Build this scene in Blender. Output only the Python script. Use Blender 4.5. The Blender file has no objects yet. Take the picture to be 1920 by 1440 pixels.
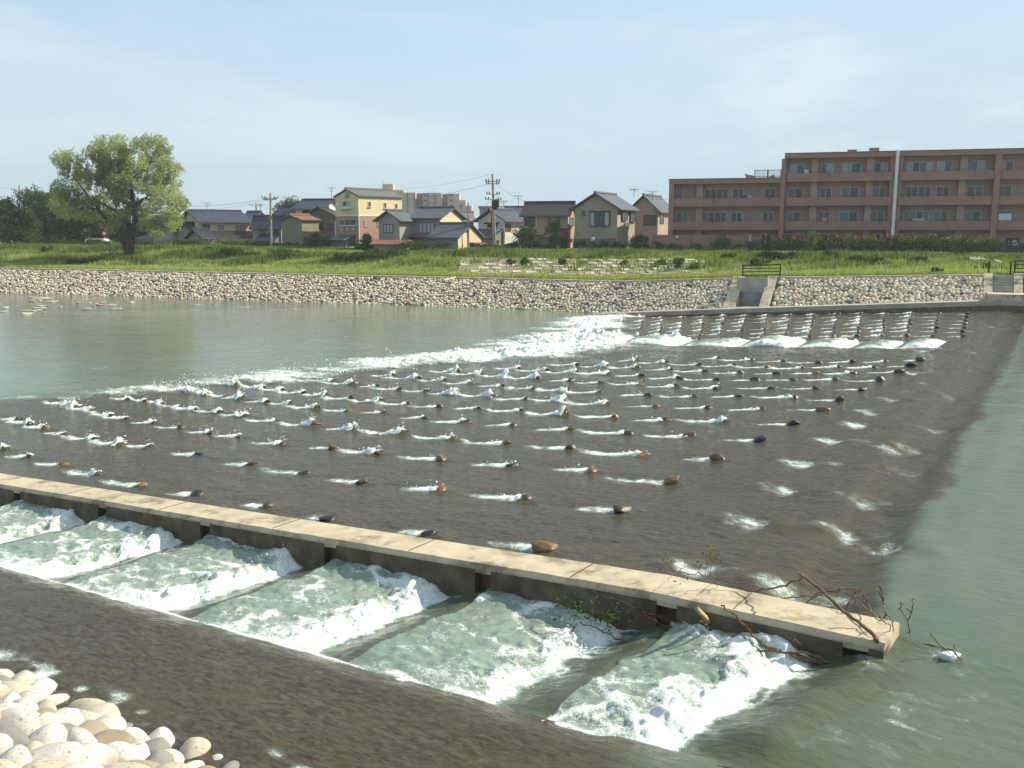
import bpy, bmesh, math, random
import numpy as np
from mathutils import Vector, Matrix
random.seed(7); RNG = np.random.default_rng(11)
SC = bpy.context.scene
COL = SC.collection

# ------------------------------------------------------------------ camera
F = 1743.0; TH = math.atan(290/F); ZC = 7.45
CT, ST = math.cos(TH), math.sin(TH)
cam_d = bpy.data.cameras.new("camera"); cam = bpy.data.objects.new("camera", cam_d); COL.objects.link(cam)
cam_d.sensor_width = 36; cam_d.lens = F/1920*36; cam_d.clip_end = 6000; cam_d.clip_start = .1
cam.location = (0, 0, ZC); cam.rotation_euler = (math.pi/2-TH, 0, 0); SC.camera = cam

def ray(px, py):
    x = px-960; y = 720-py
    return np.array([x, F*CT+y*ST, y*CT-F*ST])
def at_y(px, py, Y):
    r = ray(px, py); k = Y/r[1]; return np.array([r[0]*k, Y, ZC+r[2]*k])
def at_z(px, py, z):
    r = ray(px, py); k = (z-ZC)/r[2]; return np.array([r[0]*k, r[1]*k, z])
def proj(p):
    x, y, z = p[0], p[1], p[2]-ZC
    d = y*CT-z*ST; return 960+F*x/d, 720-F*(z*CT+y*ST)/d

# ------------------------------------------------------------------ river frame: s downstream, t across
AZ = math.radians(34.5); OX, OY = 0.0, 17.0
U = np.array([-math.cos(AZ), math.sin(AZ)]); V = np.array([math.sin(AZ), math.cos(AZ)])
def st2xy(s, t): return OX+s*U[0]+t*V[0], OY+s*U[1]+t*V[1]
def xy2st(x, y): return (x-OX)*U[0]+(y-OY)*U[1], (x-OX)*V[0]+(y-OY)*V[1]
ZUP = 1.80; SLOPE = .058
def s_crest(t): return -6.65+.064*np.asarray(t, float)
TOEPX = [(0, 748), (107, 745), (215, 736), (330, 726), (460, 714), (600, 704), (740, 691), (860, 678), (990, 668), (1065, 655), (1098, 640), (1112, 620), (1125, 600)]
_tp = np.array([xy2st(*at_z(a, b, .06)[:2]) for a, b in TOEPX]); _tp = _tp[np.argsort(_tp[:, 1])]
print('TOE', _tp.round(1).tolist())
def s_toe(t): return np.interp(t, _tp[:, 1], _tp[:, 0])
def sstep(a, b, x):
    k = np.clip((x-a)/(b-a), 0, 1); return k*k*(3-2*k)
def z_ramp(s, t):
    d = np.asarray(s, float)-s_crest(t)
    k = .9; soft = k*np.log1p(np.exp(np.clip((d-.3)/k, -40, 40)))
    z = ZUP-SLOPE*soft-.05*sstep(-.6, .9, d)
    m = .06; return m*np.log1p(np.exp(np.clip(z/m, -40, 60)))-m*math.log(2)*0
def on_ramp(px, py, dz=0.0):
    z = 1.3
    for _ in range(12):
        p = at_z(px, py, z); s, t = xy2st(p[0], p[1]); z = float(z_ramp(s, t))+dz
    return np.array([p[0], p[1], z]), s, t

# ------------------------------------------------------------------ noise
def _h(ix, iy, seed):
    n = (ix.astype(np.int64)*374761393+iy.astype(np.int64)*668265263+seed*974711) & 0x7fffffff
    n = ((n ^ (n >> 13))*1274126177) & 0x7fffffff
    n = n ^ (n >> 16)
    return (n & 0xffff)/65535.0
def vnoise(x, y, seed=0):
    x0 = np.floor(x); y0 = np.floor(y); fx = x-x0; fy = y-y0
    fx = fx*fx*(3-2*fx); fy = fy*fy*(3-2*fy)
    a = _h(x0, y0, seed); b = _h(x0+1, y0, seed); c = _h(x0, y0+1, seed); d = _h(x0+1, y0+1, seed)
    return (a*(1-fx)+b*fx)*(1-fy)+(c*(1-fx)+d*fx)*fy
def fbm(x, y, seed=0, oct=4, gain=.5):
    r = 0; a = 1; tot = 0
    for i in range(oct):
        r = r+a*vnoise(x, y, seed+i*17); tot += a; a *= gain; x = x*2.03+5.1; y = y*2.03+1.7
    return r/tot

# ------------------------------------------------------------------ objects
BASE = {}
def tag(o, label=None, cat=None, group=None, kind=None):
    if label: o["label"] = label
    if cat: o["category"] = cat
    if group: o["group"] = group
    if kind: o["kind"] = kind
    return o
def thing(name, label, cat, loc, group=None):
    o = bpy.data.objects.new(name, None); COL.objects.link(o); o.empty_display_size = .3
    o.location = [float(c) for c in loc]; BASE[o] = np.array(loc, float); return tag(o, label, cat, group)
def link_mesh(name, me, base, parent):
    o = bpy.data.objects.new(name, me); COL.objects.link(o)
    if parent is not None: o.parent = parent
    else: o.location = [float(c) for c in base]
    BASE[o] = np.array(base, float); return o
def np_mesh(name, V_, faces, mat, parent=None, base=None, attrs=None, smooth=True, mats=None, midx=None):
    V_ = np.asarray(V_, float)
    if parent is not None: base = BASE[parent]
    if base is None: base = np.array([V_[:, 0].mean(), V_[:, 1].mean(), V_[:, 2].min()])
    me = bpy.data.meshes.new(name); L = V_-np.asarray(base, float)
    faces = np.asarray(faces, np.int32); n = faces.shape[1]
    me.vertices.add(len(L)); me.vertices.foreach_set("co", L.astype(np.float32).ravel())
    me.loops.add(faces.size); me.loops.foreach_set("vertex_index", faces.ravel())
    me.polygons.add(len(faces))
    me.polygons.foreach_set("loop_start", np.arange(0, faces.size, n, dtype=np.int32))
    me.polygons.foreach_set("loop_total", np.full(len(faces), n, np.int32))
    me.polygons.foreach_set("use_smooth", np.full(len(faces), smooth, bool))
    for m in (mats or [mat]): me.materials.append(m)
    if midx is not None: me.polygons.foreach_set("material_index", np.asarray(midx, np.int32))
    me.update(calc_edges=True)
    for k, a in (attrs or {}).items():
        a = np.asarray(a, np.float32)
        if a.ndim == 1:
            at = me.attributes.new(k, 'FLOAT', 'POINT'); at.data.foreach_set("value", a)
        elif a.shape[1] == 4:
            at = me.attributes.new(k, 'FLOAT_COLOR', 'POINT'); at.data.foreach_set("color", a.ravel())
        else:
            at = me.attributes.new(k, 'FLOAT_VECTOR', 'POINT'); at.data.foreach_set("vector", a.ravel())
    return link_mesh(name, me, base, parent)
def grid_faces(n, m):
    i = np.arange(n-1)[:, None]*m+np.arange(m-1)[None, :]; i = i.ravel()
    return np.stack([i, i+m, i+m+1, i+1], 1)

class MB:
    def __init__(self): self.v = []; self.f = []
    def poly(self, pts):
        b = len(self.v); self.v += [tuple(map(float, p)) for p in pts]; self.f.append(list(range(b, b+len(pts)))); return self
    def hexa(self, p):  # 8 points: 4 bottom ring, 4 top ring
        b = len(self.v); self.v += [tuple(map(float, q)) for q in p]
        for q in ((3, 2, 1, 0), (4, 5, 6, 7), (0, 1, 5, 4), (1, 2, 6, 5), (2, 3, 7, 6), (3, 0, 4, 7)): self.f.append([b+k for k in q])
        return self
    def obox(self, o, ax, ay, x0, x1, y0, y1, z0, z1):
        """box in a frame with plan origin o and plan axes ax, ay"""
        P = []
        for z in (z0, z1):
            for (x, y) in ((x0, y0), (x1, y0), (x1, y1), (x0, y1)):
                P.append((o[0]+ax[0]*x+ay[0]*y, o[1]+ax[1]*x+ay[1]*y, z))
        return self.hexa(P)
    def box(self, x0, x1, y0, y1, z0, z1): return self.obox((0, 0), (1, 0), (0, 1), x0, x1, y0, y1, z0, z1)
    def tube(self, pts, rad, n=6, cap=True):
        pts = [Vector(p) for p in pts]; rad = rad if hasattr(rad, '__len__') else [rad]*len(pts)
        b = len(self.v); up = None
        for i, p in enumerate(pts):
            d = (pts[min(i+1, len(pts)-1)]-pts[max(i-1, 0)]).normalized()
            if up is None: up = d.orthogonal().normalized()
            up = (up-d*up.dot(d)); up = up.normalized() if up.length > 1e-6 else d.orthogonal().normalized()
            w = d.cross(up)
            for k in range(n):
                a = 2*math.pi*k/n; self.v.append(tuple(p+(up*math.cos(a)+w*math.sin(a))*rad[i]))
        for i in range(len(pts)-1):
            for k in range(n):
                self.f.append([b+i*n+k, b+i*n+(k+1) % n, b+(i+1)*n+(k+1) % n, b+(i+1)*n+k])
        if cap:
            self.f.append([b+k for k in range(n)][::-1]); e = b+(len(pts)-1)*n; self.f.append([e+k for k in range(n)])
        return self
    def ball(self, c, r, nu=10, nv=6, sq=(1, 1, 1)):
        b = len(self.v)
        for i in range(nv+1):
            a = math.pi*i/nv
            for k in range(nu):
                q = 2*math.pi*k/nu
                self.v.append((c[0]+r*sq[0]*math.sin(a)*math.cos(q), c[1]+r*sq[1]*math.sin(a)*math.sin(q), c[2]+r*sq[2]*math.cos(a)))
        for i in range(nv):
            for k in range(nu):
                self.f.append([b+i*nu+k, b+i*nu+(k+1) % nu, b+(i+1)*nu+(k+1) % nu, b+(i+1)*nu+k])
        return self
    def build(self, name, mat, parent=None, base=None, smooth=False, bevel=0):
        A = np.array(self.v)
        if parent is not None: base = BASE[parent]
        if base is None: base = np.array([A[:, 0].mean(), A[:, 1].mean(), A[:, 2].min()])
        me = bpy.data.meshes.new(name); me.from_pydata((A-base).tolist(), [], self.f); me.materials.append(mat)
        bm = bmesh.new(); bm.from_mesh(me)
        bmesh.ops.recalc_face_normals(bm, faces=bm.faces[:])
        if bevel:
            bmesh.ops.remove_doubles(bm, verts=bm.verts[:], dist=1e-4)
            bmesh.ops.bevel(bm, geom=bm.edges[:], offset=bevel, segments=2, affect='EDGES', profile=.5)
        bm.to_mesh(me); bm.free()
        if smooth: me.polygons.foreach_set("use_smooth", [True]*len(me.polygons))
        me.update(); return link_mesh(name, me, base, parent)

# ------------------------------------------------------------------ materials
def _mat(name):
    m = bpy.data.materials.new(name); m.use_nodes = True; nt = m.node_tree; nt.nodes.clear()
    out = nt.nodes.new('ShaderNodeOutputMaterial'); return m, nt, out
def N(nt, t, **k):
    n = nt.nodes.new(t)
    for a, b in k.items():
        if a.startswith('i_'): n.inputs[a[2:].replace('_', ' ')].default_value = b
        else: setattr(n, a, b)
    return n
def rgba(c): return (c[0], c[1], c[2], 1)
def mixc(nt, fac, a, b, blend='MIX'):
    n = nt.nodes.new('ShaderNodeMix'); n.data_type = 'RGBA'; n.blend_type = blend
    for sock, val in ((n.inputs[0], fac), (n.inputs[6], a), (n.inputs[7], b)):
        if isinstance(val, bpy.types.NodeSocket): nt.links.new(val, sock)
        else: sock.default_value = val if isinstance(val, (int, float)) else rgba(val)
    return n.outputs[2]
def mth(nt, op, a, b=None, clamp=False):
    n = nt.nodes.new('ShaderNodeMath'); n.operation = op; n.use_clamp = clamp
    for sock, val in zip(n.inputs, (a, b)):
        if val is None: continue
        if isinstance(val, bpy.types.NodeSocket): nt.links.new(val, sock)
        else: sock.default_value = val
    return n.outputs[0]
def ramp(nt, fac, a, b, lo=0, hi=1):
    n = nt.nodes.new('ShaderNodeMapRange'); n.interpolation_type = 'SMOOTHSTEP'
    nt.links.new(fac, n.inputs[0]); n.inputs[1].default_value = a; n.inputs[2].default_value = b
    n.inputs[3].default_value = lo; n.inputs[4].default_value = hi; return n.outputs[0]
def coords(nt, scale=(1, 1, 1), attr=None):
    if attr: s = N(nt, 'ShaderNodeAttribute', attribute_name=attr).outputs['Vector']
    else: s = N(nt, 'ShaderNodeNewGeometry').outputs['Position']
    mp = N(nt, 'ShaderNodeMapping'); mp.inputs['Scale'].default_value = scale; nt.links.new(s, mp.inputs[0]); return mp.outputs[0]
def noise(nt, vec, scale, detail=4, rough=.55, dist=0, out='Fac'):
    n = N(nt, 'ShaderNodeTexNoise'); n.inputs['Scale'].default_value = scale; n.inputs['Detail'].default_value = detail
    n.inputs['Roughness'].default_value = rough; n.inputs['Distortion'].default_value = dist
    nt.links.new(vec, n.inputs['Vector']); return n.outputs[out]
def surf(name, c1, c2=None, scale=1.5, rough=.8, bump=0, bscale=None, spec=.3, detail=5, metal=0, stain=None, stain_scale=.6, attr=None, lo=.35, hi=.65):
    m, nt, out = _mat(name); p = N(nt, 'ShaderNodeBsdfPrincipled')
    p.inputs['Roughness'].default_value = rough; p.inputs['Specular IOR Level'].default_value = spec; p.inputs['Metallic'].default_value = metal
    c2 = c2 or tuple(x*.8 for x in c1); v = coords(nt)
    col = mixc(nt, ramp(nt, noise(nt, v, scale, detail), lo, hi), c1, c2)
    if attr:
        a = N(nt, 'ShaderNodeAttribute', attribute_name=attr).outputs['Color']
        col = mixc(nt, 1.0, a, mixc(nt, ramp(nt, noise(nt, v, scale, detail), lo, hi), (1.1, 1.1, 1.1), (.7, .7, .7)), 'MULTIPLY')
    if stain:
        col = mixc(nt, ramp(nt, noise(nt, v, stain_scale, 6, .65), .47, .70), col, stain)
    nt.links.new(col, p.inputs['Base Color'])
    if bump:
        b = N(nt, 'ShaderNodeBump'); b.inputs['Strength'].default_value = bump; b.inputs['Distance'].default_value = .03
        nt.links.new(noise(nt, v, bscale or scale*6, 5), b.inputs['Height']); nt.links.new(b.outputs[0], p.inputs['Normal'])
    nt.links.new(p.outputs[0], out.inputs[0]); return m
def leafmat(name, c1, c2, attr='Col', trans=.35):
    m, nt, out = _mat(name)
    a = N(nt, 'ShaderNodeAttribute', attribute_name=attr).outputs['Fac']
    col = mixc(nt, a, c1, c2); d = N(nt, 'ShaderNodeBsdfDiffuse'); tr = N(nt, 'ShaderNodeBsdfTranslucent')
    nt.links.new(col, d.inputs[0]); nt.links.new(mixc(nt, 1.0, col, (1.1, 1.15, .6), 'MULTIPLY'), tr.inputs[0])
    mx = N(nt, 'ShaderNodeMixShader'); mx.inputs[0].default_value = trans
    nt.links.new(d.outputs[0], mx.inputs[1]); nt.links.new(tr.outputs[0], mx.inputs[2]); nt.links.new(mx.outputs[0], out.inputs[0]); return m
def glassmat(name, c, rough=.06):
    m, nt, out = _mat(name); p = N(nt, 'ShaderNodeBsdfPrincipled'); v = coords(nt)
    nt.links.new(mixc(nt, noise(nt, v, .8, 2), c, tuple(x*.6 for x in c)), p.inputs['Base Color'])
    p.inputs['Roughness'].default_value = rough; p.inputs['Specular IOR Level'].default_value = .6
    nt.links.new(p.outputs[0], out.inputs[0]); return m

def watermat():
    m, nt, out = _mat('river_water'); p = N(nt, 'ShaderNodeBsdfPrincipled')
    foam = N(nt, 'ShaderNodeAttribute', attribute_name='foam').outputs['Fac']
    sh = N(nt, 'ShaderNodeAttribute', attribute_name='shallow').outputs['Fac']
    v = coords(nt, (1, 1, 1), 'st'); vs = coords(nt, (.4, 1, 1), 'st')
    n1 = noise(nt, vs, 1.1, 5, .6, .3); n2 = noise(nt, vs, 6.5, 5, .65, .4); n0 = noise(nt, v, .22, 3)
    nb = noise(nt, vs, 13, 6, .7, .4)
    deep = mixc(nt, ramp(nt, n0, .35, .65), (.086, .120, .074), (.106, .134, .085))
    brown = mixc(nt, ramp(nt, nb, .36, .64), (.044, .038, .024), (.096, .082, .052))
    brown = mixc(nt, ramp(nt, noise(nt, v, .5, 4, .6), .5, .75), brown, (.082, .068, .036))
    vst = coords(nt, (.16, 1.5, 1), 'st'); stk = noise(nt, vst, .8, 5, .6, .6)
    brown = mixc(nt, ramp(nt, stk, .42, .72, 0, .40), brown, (.052, .049, .038))
    brown = mixc(nt, ramp(nt, noise(nt, v, .13, 3), .5, .7, 0, .5), brown, (.070, .064, .032))
    shn = mth(nt, 'ADD', sh, mth(nt, 'MULTIPLY', mth(nt, 'SUBTRACT', n1, .5), .35))
    col = mixc(nt, ramp(nt, shn, .3, .75), deep, brown)
    # aerated water: milky pale green around the foam
    milk = N(nt, 'ShaderNodeAttribute', attribute_name='milk').outputs['Fac']
    col = mixc(nt, mth(nt, 'MAXIMUM', milk, ramp(nt, foam, .06, .58, 0, .9)), col, (.35, .44, .37))
    nt.links.new(col, p.inputs['Base Color']); p.inputs['IOR'].default_value = 1.33
    p.inputs['Roughness'].default_value = .055; nt.links.new(mth(nt, 'SUBTRACT', .40, mth(nt, 'MULTIPLY', sh, .26)), p.inputs['Specular IOR Level'])
    h = mth(nt, 'ADD', mth(nt, 'MULTIPLY', n1, .55), mth(nt, 'MULTIPLY', n2, .40))
    h = mth(nt, 'MULTIPLY', h, mth(nt, 'ADD', .62, mth(nt, 'MULTIPLY', sh, .55)))
    b = N(nt, 'ShaderNodeBump'); b.inputs['Strength'].default_value = .55; b.inputs['Distance'].default_value = .11
    nt.links.new(h, b.inputs['Height']); nt.links.new(b.outputs[0], p.inputs['Normal'])
    # foam
    fn = noise(nt, vs, 4.5, 8, .72, .8); fn2 = noise(nt, v, 16, 5, .7)
    fn3 = noise(nt, v, 34, 3, .6)
    vein = mth(nt, 'MULTIPLY', mth(nt, 'ABSOLUTE', mth(nt, 'SUBTRACT', fn, .5)), 3.2)
    th = mth(nt, 'ADD', mth(nt, 'MULTIPLY', vein, .62), mth(nt, 'MULTIPLY', mth(nt, 'SUBTRACT', fn2, .5), 1.5))
    th = mth(nt, 'ADD', th, mth(nt, 'MULTIPLY', mth(nt, 'SUBTRACT', fn3, .5), .9))
    th = mth(nt, 'ADD', th, .30)
    mask = ramp(nt, mth(nt, 'SUBTRACT', foam, th), -.12, .26, 0, .92)
    mask = mth(nt, 'MULTIPLY', mask, ramp(nt, foam, .03, .25))
    d = N(nt, 'ShaderNodeBsdfPrincipled'); d.inputs['Roughness'].default_value = .55; d.inputs['Specular IOR Level'].default_value = .3
    nt.links.new(mixc(nt, ramp(nt, fn2, .35, .65), (.58, .63, .58), (.90, .90, .88)), d.inputs['Base Color'])
    d.inputs['Subsurface Weight'].default_value = 0
    b2 = N(nt, 'ShaderNodeBump'); b2.inputs['Strength'].default_value = .6; b2.inputs['Distance'].default_value = .06
    nt.links.new(mth(nt, 'ADD', fn, mth(nt, 'MULTIPLY', fn2, .5)), b2.inputs['Height']); 
    va = N(nt, 'ShaderNodeVectorMath', operation='ADD'); nt.links.new(b2.outputs[0], va.inputs[0]); va.inputs[1].default_value = (0, 0, .9)
    vn_ = N(nt, 'ShaderNodeVectorMath', operation='NORMALIZE'); nt.links.new(va.outputs[0], vn_.inputs[0]); nt.links.new(vn_.outputs[0], d.inputs['Normal'])
    mx = N(nt, 'ShaderNodeMixShader'); nt.links.new(mask, mx.inputs[0]); nt.links.new(p.outputs[0], mx.inputs[1]); nt.links.new(d.outputs[0], mx.inputs[2])
    nt.links.new(mx.outputs[0], out.inputs[0]); return m

M = {}
M['water'] = watermat()
M['spray'] = surf('spray_white', (.9, .92, .9), (.8, .84, .82), 3, .5)
M['concrete'] = surf('pale_concrete', (.56, .48, .33), (.46, .39, .27), 2.2, .9, .25, 40, .2, 7, stain=(.20, .165, .115), stain_scale=1.6)  # pale warm base colour for copings, cheeks and landings
M['concrete_dark'] = surf('dark_concrete', (.15, .125, .08), (.08, .07, .045), 3, .75, .4, 30, .3, 7)  # darker brown concrete for the wall face, slots, joints and kerb
M['concrete_grey'] = surf('grey_concrete', (.42, .38, .31), (.34, .31, .26), 1.2, .9, .2, 20, .2, 6, stain=(.26, .23, .18), stain_scale=.8)
M['mortar'] = surf('dark_mortar', (.13, .115, .095), (.08, .072, .06), 4, .95)
M['cobble'] = surf('cobble_stone', (.4, .4, .4), None, 5, .85, .3, 20, .25, 5, attr='Col')
M['wood'] = surf('driftwood', (.20, .13, .075), (.12, .075, .04), 6, .8, .4, 30)
M['woodpale'] = surf('split_wood', (.48, .36, .19), (.36, .25, .13), 6, .8, .3, 30)
M['woodred'] = surf('reddish_twig', (.10, .04, .022), (.05, .022, .013), 6, .7)
M['bark'] = surf('bark', (.085, .06, .04), (.04, .03, .02), 3, .95, .5, 15)
M['metal_dark'] = surf('dark_metal', (.03, .03, .03), (.02, .02, .02), 3, .5)
M['metal_grey'] = surf('grey_metal', (.30, .31, .31), (.22, .23, .23), 2, .5)
M['white'] = surf('white_paint', (.78, .77, .74), (.70, .69, .66), 1, .7)
M['polec'] = surf('pole_concrete', (.33, .30, .26), (.26, .24, .20), 2, .9)
# ================================================================== RIVER
WALL_TN, WALL_TF = -1.75, -.85          # near and far faces of the divider wall
APR_T, BANK_T = -4.95, -7.62
def z_walltop(s): return np.where(np.asarray(s) < -3.6, ZC-5.47+.02*(-3.6-np.asarray(s)), ZC-5.47-.071*(np.asarray(s)+3.6))
def solve_s(px, tt, zf):
    lo, hi = -14., 40.
    for _ in range(60):
        m = (lo+hi)/2; x, y = st2xy(m, tt); q = proj((x, y, float(zf(m))))[0]
        if q > px: lo = m
        else: hi = m
    return (lo+hi)/2
SLOTS = [solve_s(px, WALL_TN, z_walltop) for px in (1605, 1250, 905, 618, 383, 190, 30)]
dlt = SLOTS[-1]-SLOTS[-2]
SLOTS += [SLOTS[-1]+dlt*k for k in (1, 2, 3, 4)]

def t_ledge(s): return 63.3-.175*np.asarray(s, float)

# ---- stones standing on the ramp: measured rows (upstream end first), then the far grid
ROWS = {1: [(1025, 1028), (805, 1000), (620, 972), (503, 948), (370, 927), (265, 910), (187, 889), (117, 872), (55, 857), (12, 843)],
 2: [(1165, 957), (985, 935), (825, 918), (680, 903), (572, 887), (470, 870), (375, 852), (283, 838), (230, 833), (178, 823), (122, 813), (85, 803), (57, 795), (32, 787)],
 3: [(1260, 903), (1112, 882), (960, 873), (830, 860), (715, 849), (627, 840), (533, 832), (450, 818), (397, 810), (340, 802), (290, 793), (238, 785), (208, 779), (173, 770), (143, 763), (123, 758)],
 4: [(1348, 861), (1207, 852), (1073, 840), (947, 832), (853, 822), (758, 812), (668, 805), (590, 797), (520, 789), (462, 779), (415, 772), (368, 768), (340, 762), (305, 756), (275, 752), (240, 750)],
 5: [(1425, 825), (1293, 818), (1177, 812), (1067, 805), (963, 797), (870, 791), (798, 783), (722, 773), (655, 769), (598, 764), (545, 757), (500, 753), (455, 747), (425, 743), (390, 739), (360, 736)],
 6: [(1487, 795), (1363, 790), (1248, 788), (1155, 782), (1062, 777), (977, 770), (900, 765), (827, 762), (767, 757), (715, 752), (658, 747), (612, 741), (570, 736), (530, 731), (495, 727), (445, 723)],
 7: [(1542, 768), (1428, 768), (1330, 764), (1232, 761), (1140, 757), (1060, 751), (985, 748), (925, 742), (858, 738), (800, 733), (752, 729), (708, 724), (665, 719), (625, 714)],
 8: [(1577, 750), (1490, 745), (1385, 743), (1302, 743), (1215, 740), (1125, 735), (1065, 731), (1002, 727), (945, 723), (885, 718), (835, 713), (785, 709), (740, 704)],
 9: [(1618, 730), (1532, 728), (1450, 727), (1348, 728), (1270, 724), (1200, 720), (1128, 717), (1070, 713), (1010, 709), (955, 705), (905, 701), (860, 697)],
 10: [(1652, 713), (1568, 711), (1488, 712), (1417, 712), (1342, 711), (1273, 708), (1205, 704), (1140, 701), (1080, 698), (1025, 694), (975, 690)],
 11: [(1688, 698), (1598, 700), (1530, 699), (1458, 700), (1390, 698), (1322, 695), (1258, 692), (1195, 689), (1140, 686), (1085, 683)],
 12: [(1706, 686), (1640, 689), (1573, 688), (1507, 690), (1440, 688), (1375, 685), (1312, 682), (1250, 679), (1195, 676)],
 13: [(1725, 675), (1660, 678), (1598, 678), (1535, 679), (1470, 677), (1410, 674), (1350, 671)]}
FARX = [(1810, 607), (1757, 606), (1706, 606), (1658, 607), (1612, 607), (1568, 608), (1524, 609), (1478, 610), (1436, 611), (1395, 612), (1355, 613), (1318, 614), (1278, 615), (1240, 616), (1203, 617), (1166, 618)]
STONES = []   # (x,y,z,s,t,row,col,amp,size)
for r, lst in ROWS.items():
    for c, (px, py) in enumerate(lst):
        p, s, t = on_ramp(px, py, .04)
        u_ = s-float(s_crest(t)); L = float(s_toe(t)-s_crest(t)); q = u_/L
        amp = (.06+.15*q+.16*max(0, q-.6))*random.choice([.5, .7, .9, 1.1, 1.5, 2.1])
        if r <= 2: amp *= .8
        if r >= 6 and q > .4: amp *= 1.35
        if r >= 9 and q > .5: amp *= 1.25
        if c == 0: amp *= .35
        if r == 1 and c in (1, 2, 3): amp *= .25
        amp = min(amp, .34)
        STONES.append([p[0], p[1], p[2], s, t, r, c, amp, random.uniform(.85, 1.2)])
NEAR_N = len(STONES)
FAR_DY = [-19, -12.5, -6, .5, 7.5, 15, 23]
for r, dy in enumerate(FAR_DY):
    for c, (px, py) in enumerate(FARX):
        k = (py+dy-430)/(py-430)
        vx = 1810+(px-1810)*1.0
        pxx = px-.22*dy
        p, s, t = on_ramp(pxx+random.uniform(-1, 1), py+dy+random.uniform(-.4, .4)-(1810-px)*.004, .04)
        if random.random() < .07: continue
        if t > t_ledge(s)-.8 or s > s_toe(t)+1: continue
        q = (s-float(s_crest(t)))/28
        amp = (.05+.13*q)*random.choice([.6, .8, 1, 1.3, 1.8])*(.35 if c == 0 else 1)*(1.0+.4*(r > 3))
        STONES.append([p[0], p[1], p[2], s, t, r+20, c, amp, random.uniform(.8, 1.1)])
for r in range(20, 27):
    for k, st_r in enumerate(sorted([q for q in STONES if q[5] == r], key=lambda q: q[6])): st_r[6] = k
# stones that stay under water near the crest: only a swell and a scrap of foam shows
SUNK = []
for (px, py, a) in [(1440, 983, 1.), (1520, 985, .3), (1500, 921, 1.), (1620, 1000, 1.), (1700, 1025, .8), (1530, 872, 1.), (1590, 875, .6), (1650, 940, .8), (1585, 829, 1), (1640, 832, .6), (1630, 798, 1), (1700, 845, .7), (1655, 775, .9), (1670, 799, .4), (1690, 773, .4),
    (1690, 750, .8), (1725, 735, .5), (1725, 700, .8), (1750, 700, .6), (1760, 720, .5), (1745, 658, 1), (1790, 655, .7), (1830, 620, .9), (1840, 660, .6), (1870, 612, .7), (1340, 1072, 1.1), (1520, 1115, 1.0), (1600, 1125, 1.), (1690, 1000, .5), (1400, 1085, .5), (1700, 935, .5), (1740, 880, .5), (1780, 800, .5), (1800, 740, .5), (1835, 690, .5), (1740, 840, .6)]:
    p, s, t = on_ramp(px, py); SUNK.append((s, t, a))

def wave(s, t):
    x, y = st2xy(s, t)
    return .012*(fbm(s*.9+t*.35, t*2.3-s*.25, 13, 3)-.5)+.030*(fbm(x*.55+9, y*.55, 3, 3)-.5)+.016*(fbm(x*1.9, y*1.9+4, 5, 3)-.5)

def ramp_fields(S, T):
    z = z_ramp(S, T)+wave(S, T); d = S-s_crest(T)
    on = sstep(-.8, .6, d)*(1-sstep(-1, 2.5, S-s_toe(T)))
    shallow = sstep(-.55, .45, d+.7*(fbm(S*.35, T*.35, 31, 3)-.5)+.5*(fbm(S*1.6, T*2.2, 33, 3)-.5))*(1-sstep(-1.5, 1.6, S-s_toe(T)))
    # small standing waves of the thin sheet
    z = z+on*.035*(fbm(S*1.3, T*2.6, 8, 4)-.5)+on*.02*(fbm(S*4, T*6, 9, 3)-.5)
    # the sheet dips and swells at the lip
    z = z-.17*np.exp(-((d-.9)/.5)**2)+.026*np.sin(d*7+3*fbm(S*.3, T*.8, 37, 2))*np.exp(-((d-.6)/1.3)**2)+.02*np.exp(-((d+.6)/.6)**2)
    foam = np.zeros_like(z)
    nz = fbm(S*3.0, T*3.6, 21, 4); nz2 = vnoise(S*9.5, T*9.5, 22); nz3 = fbm(S*6, T*7, 27, 3)
    return z, foam, shallow, nz, nz2, nz3

def add_stone_foam(z, foam, S, T, svec, tvec, nz, nz2, nz3):
    for (x, y, zz, s, t, r, c, amp, size) in STONES:
        far = r >= 20
        L = ((1.95+.7*max(0, min(1, amp/.2-.6))) if not far else 1.5)*random.uniform(.65, 1.2)
        if amp < .04: L *= .7
        i0, i1 = np.searchsorted(svec, [s-.7, s+L+.8]); 
        tv = tvec
        j0, j1 = np.searchsorted(tv, [t-.9, t+.9])
        if i1 <= i0 or j1 <= j0: continue
        sl = (slice(i0, i1), slice(j0, j1))
        ds = S[sl]-s-.10; dt = T[sl]-t
        mean = random.uniform(-.05, .05)
        w = .17-.09*np.clip(ds/L, 0, 1)+.05*size+.10*(nz[sl]-.5)
        prof = np.where(ds < 0, np.exp(-(ds/.16)**2), np.exp(-np.clip(ds-.12, 0, None)/(.28+.55*amp)))
        lat = np.exp(-((dt-mean*ds)/w)**2)
        jag = .12+2.3*nz[sl]*nz2[sl]+.35*nz3[sl]
        hp = amp*prof*lat*jag*.80; z[sl] += hp; foam[sl] = np.maximum(foam[sl], 1.1*sstep(.025, .11, hp)*(ds > -.06))
        tr = sstep(-.10, .12, ds)*(1-sstep(L*.55, L, ds))*np.exp(-((dt-mean*ds)/(w*1.15))**2)
        f = tr*(.72+.5*np.exp(-ds/.8))*min(1.05, .62+amp*3.4)
        foam[sl] = np.maximum(foam[sl], f*(.0+.95*nz3[sl]+.85*nz2[sl]*nz[sl])*.98)
        # hollow behind and pillow in front
        z[sl] += -.05*np.exp(-((ds-1.1)/.5)**2-((dt)/.35)**2)+.05*np.exp(-((ds+.33)/.2)**2-(dt/.3)**2)
        z[sl] += foam[sl]*.05*(nz3[sl]-.4)

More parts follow.
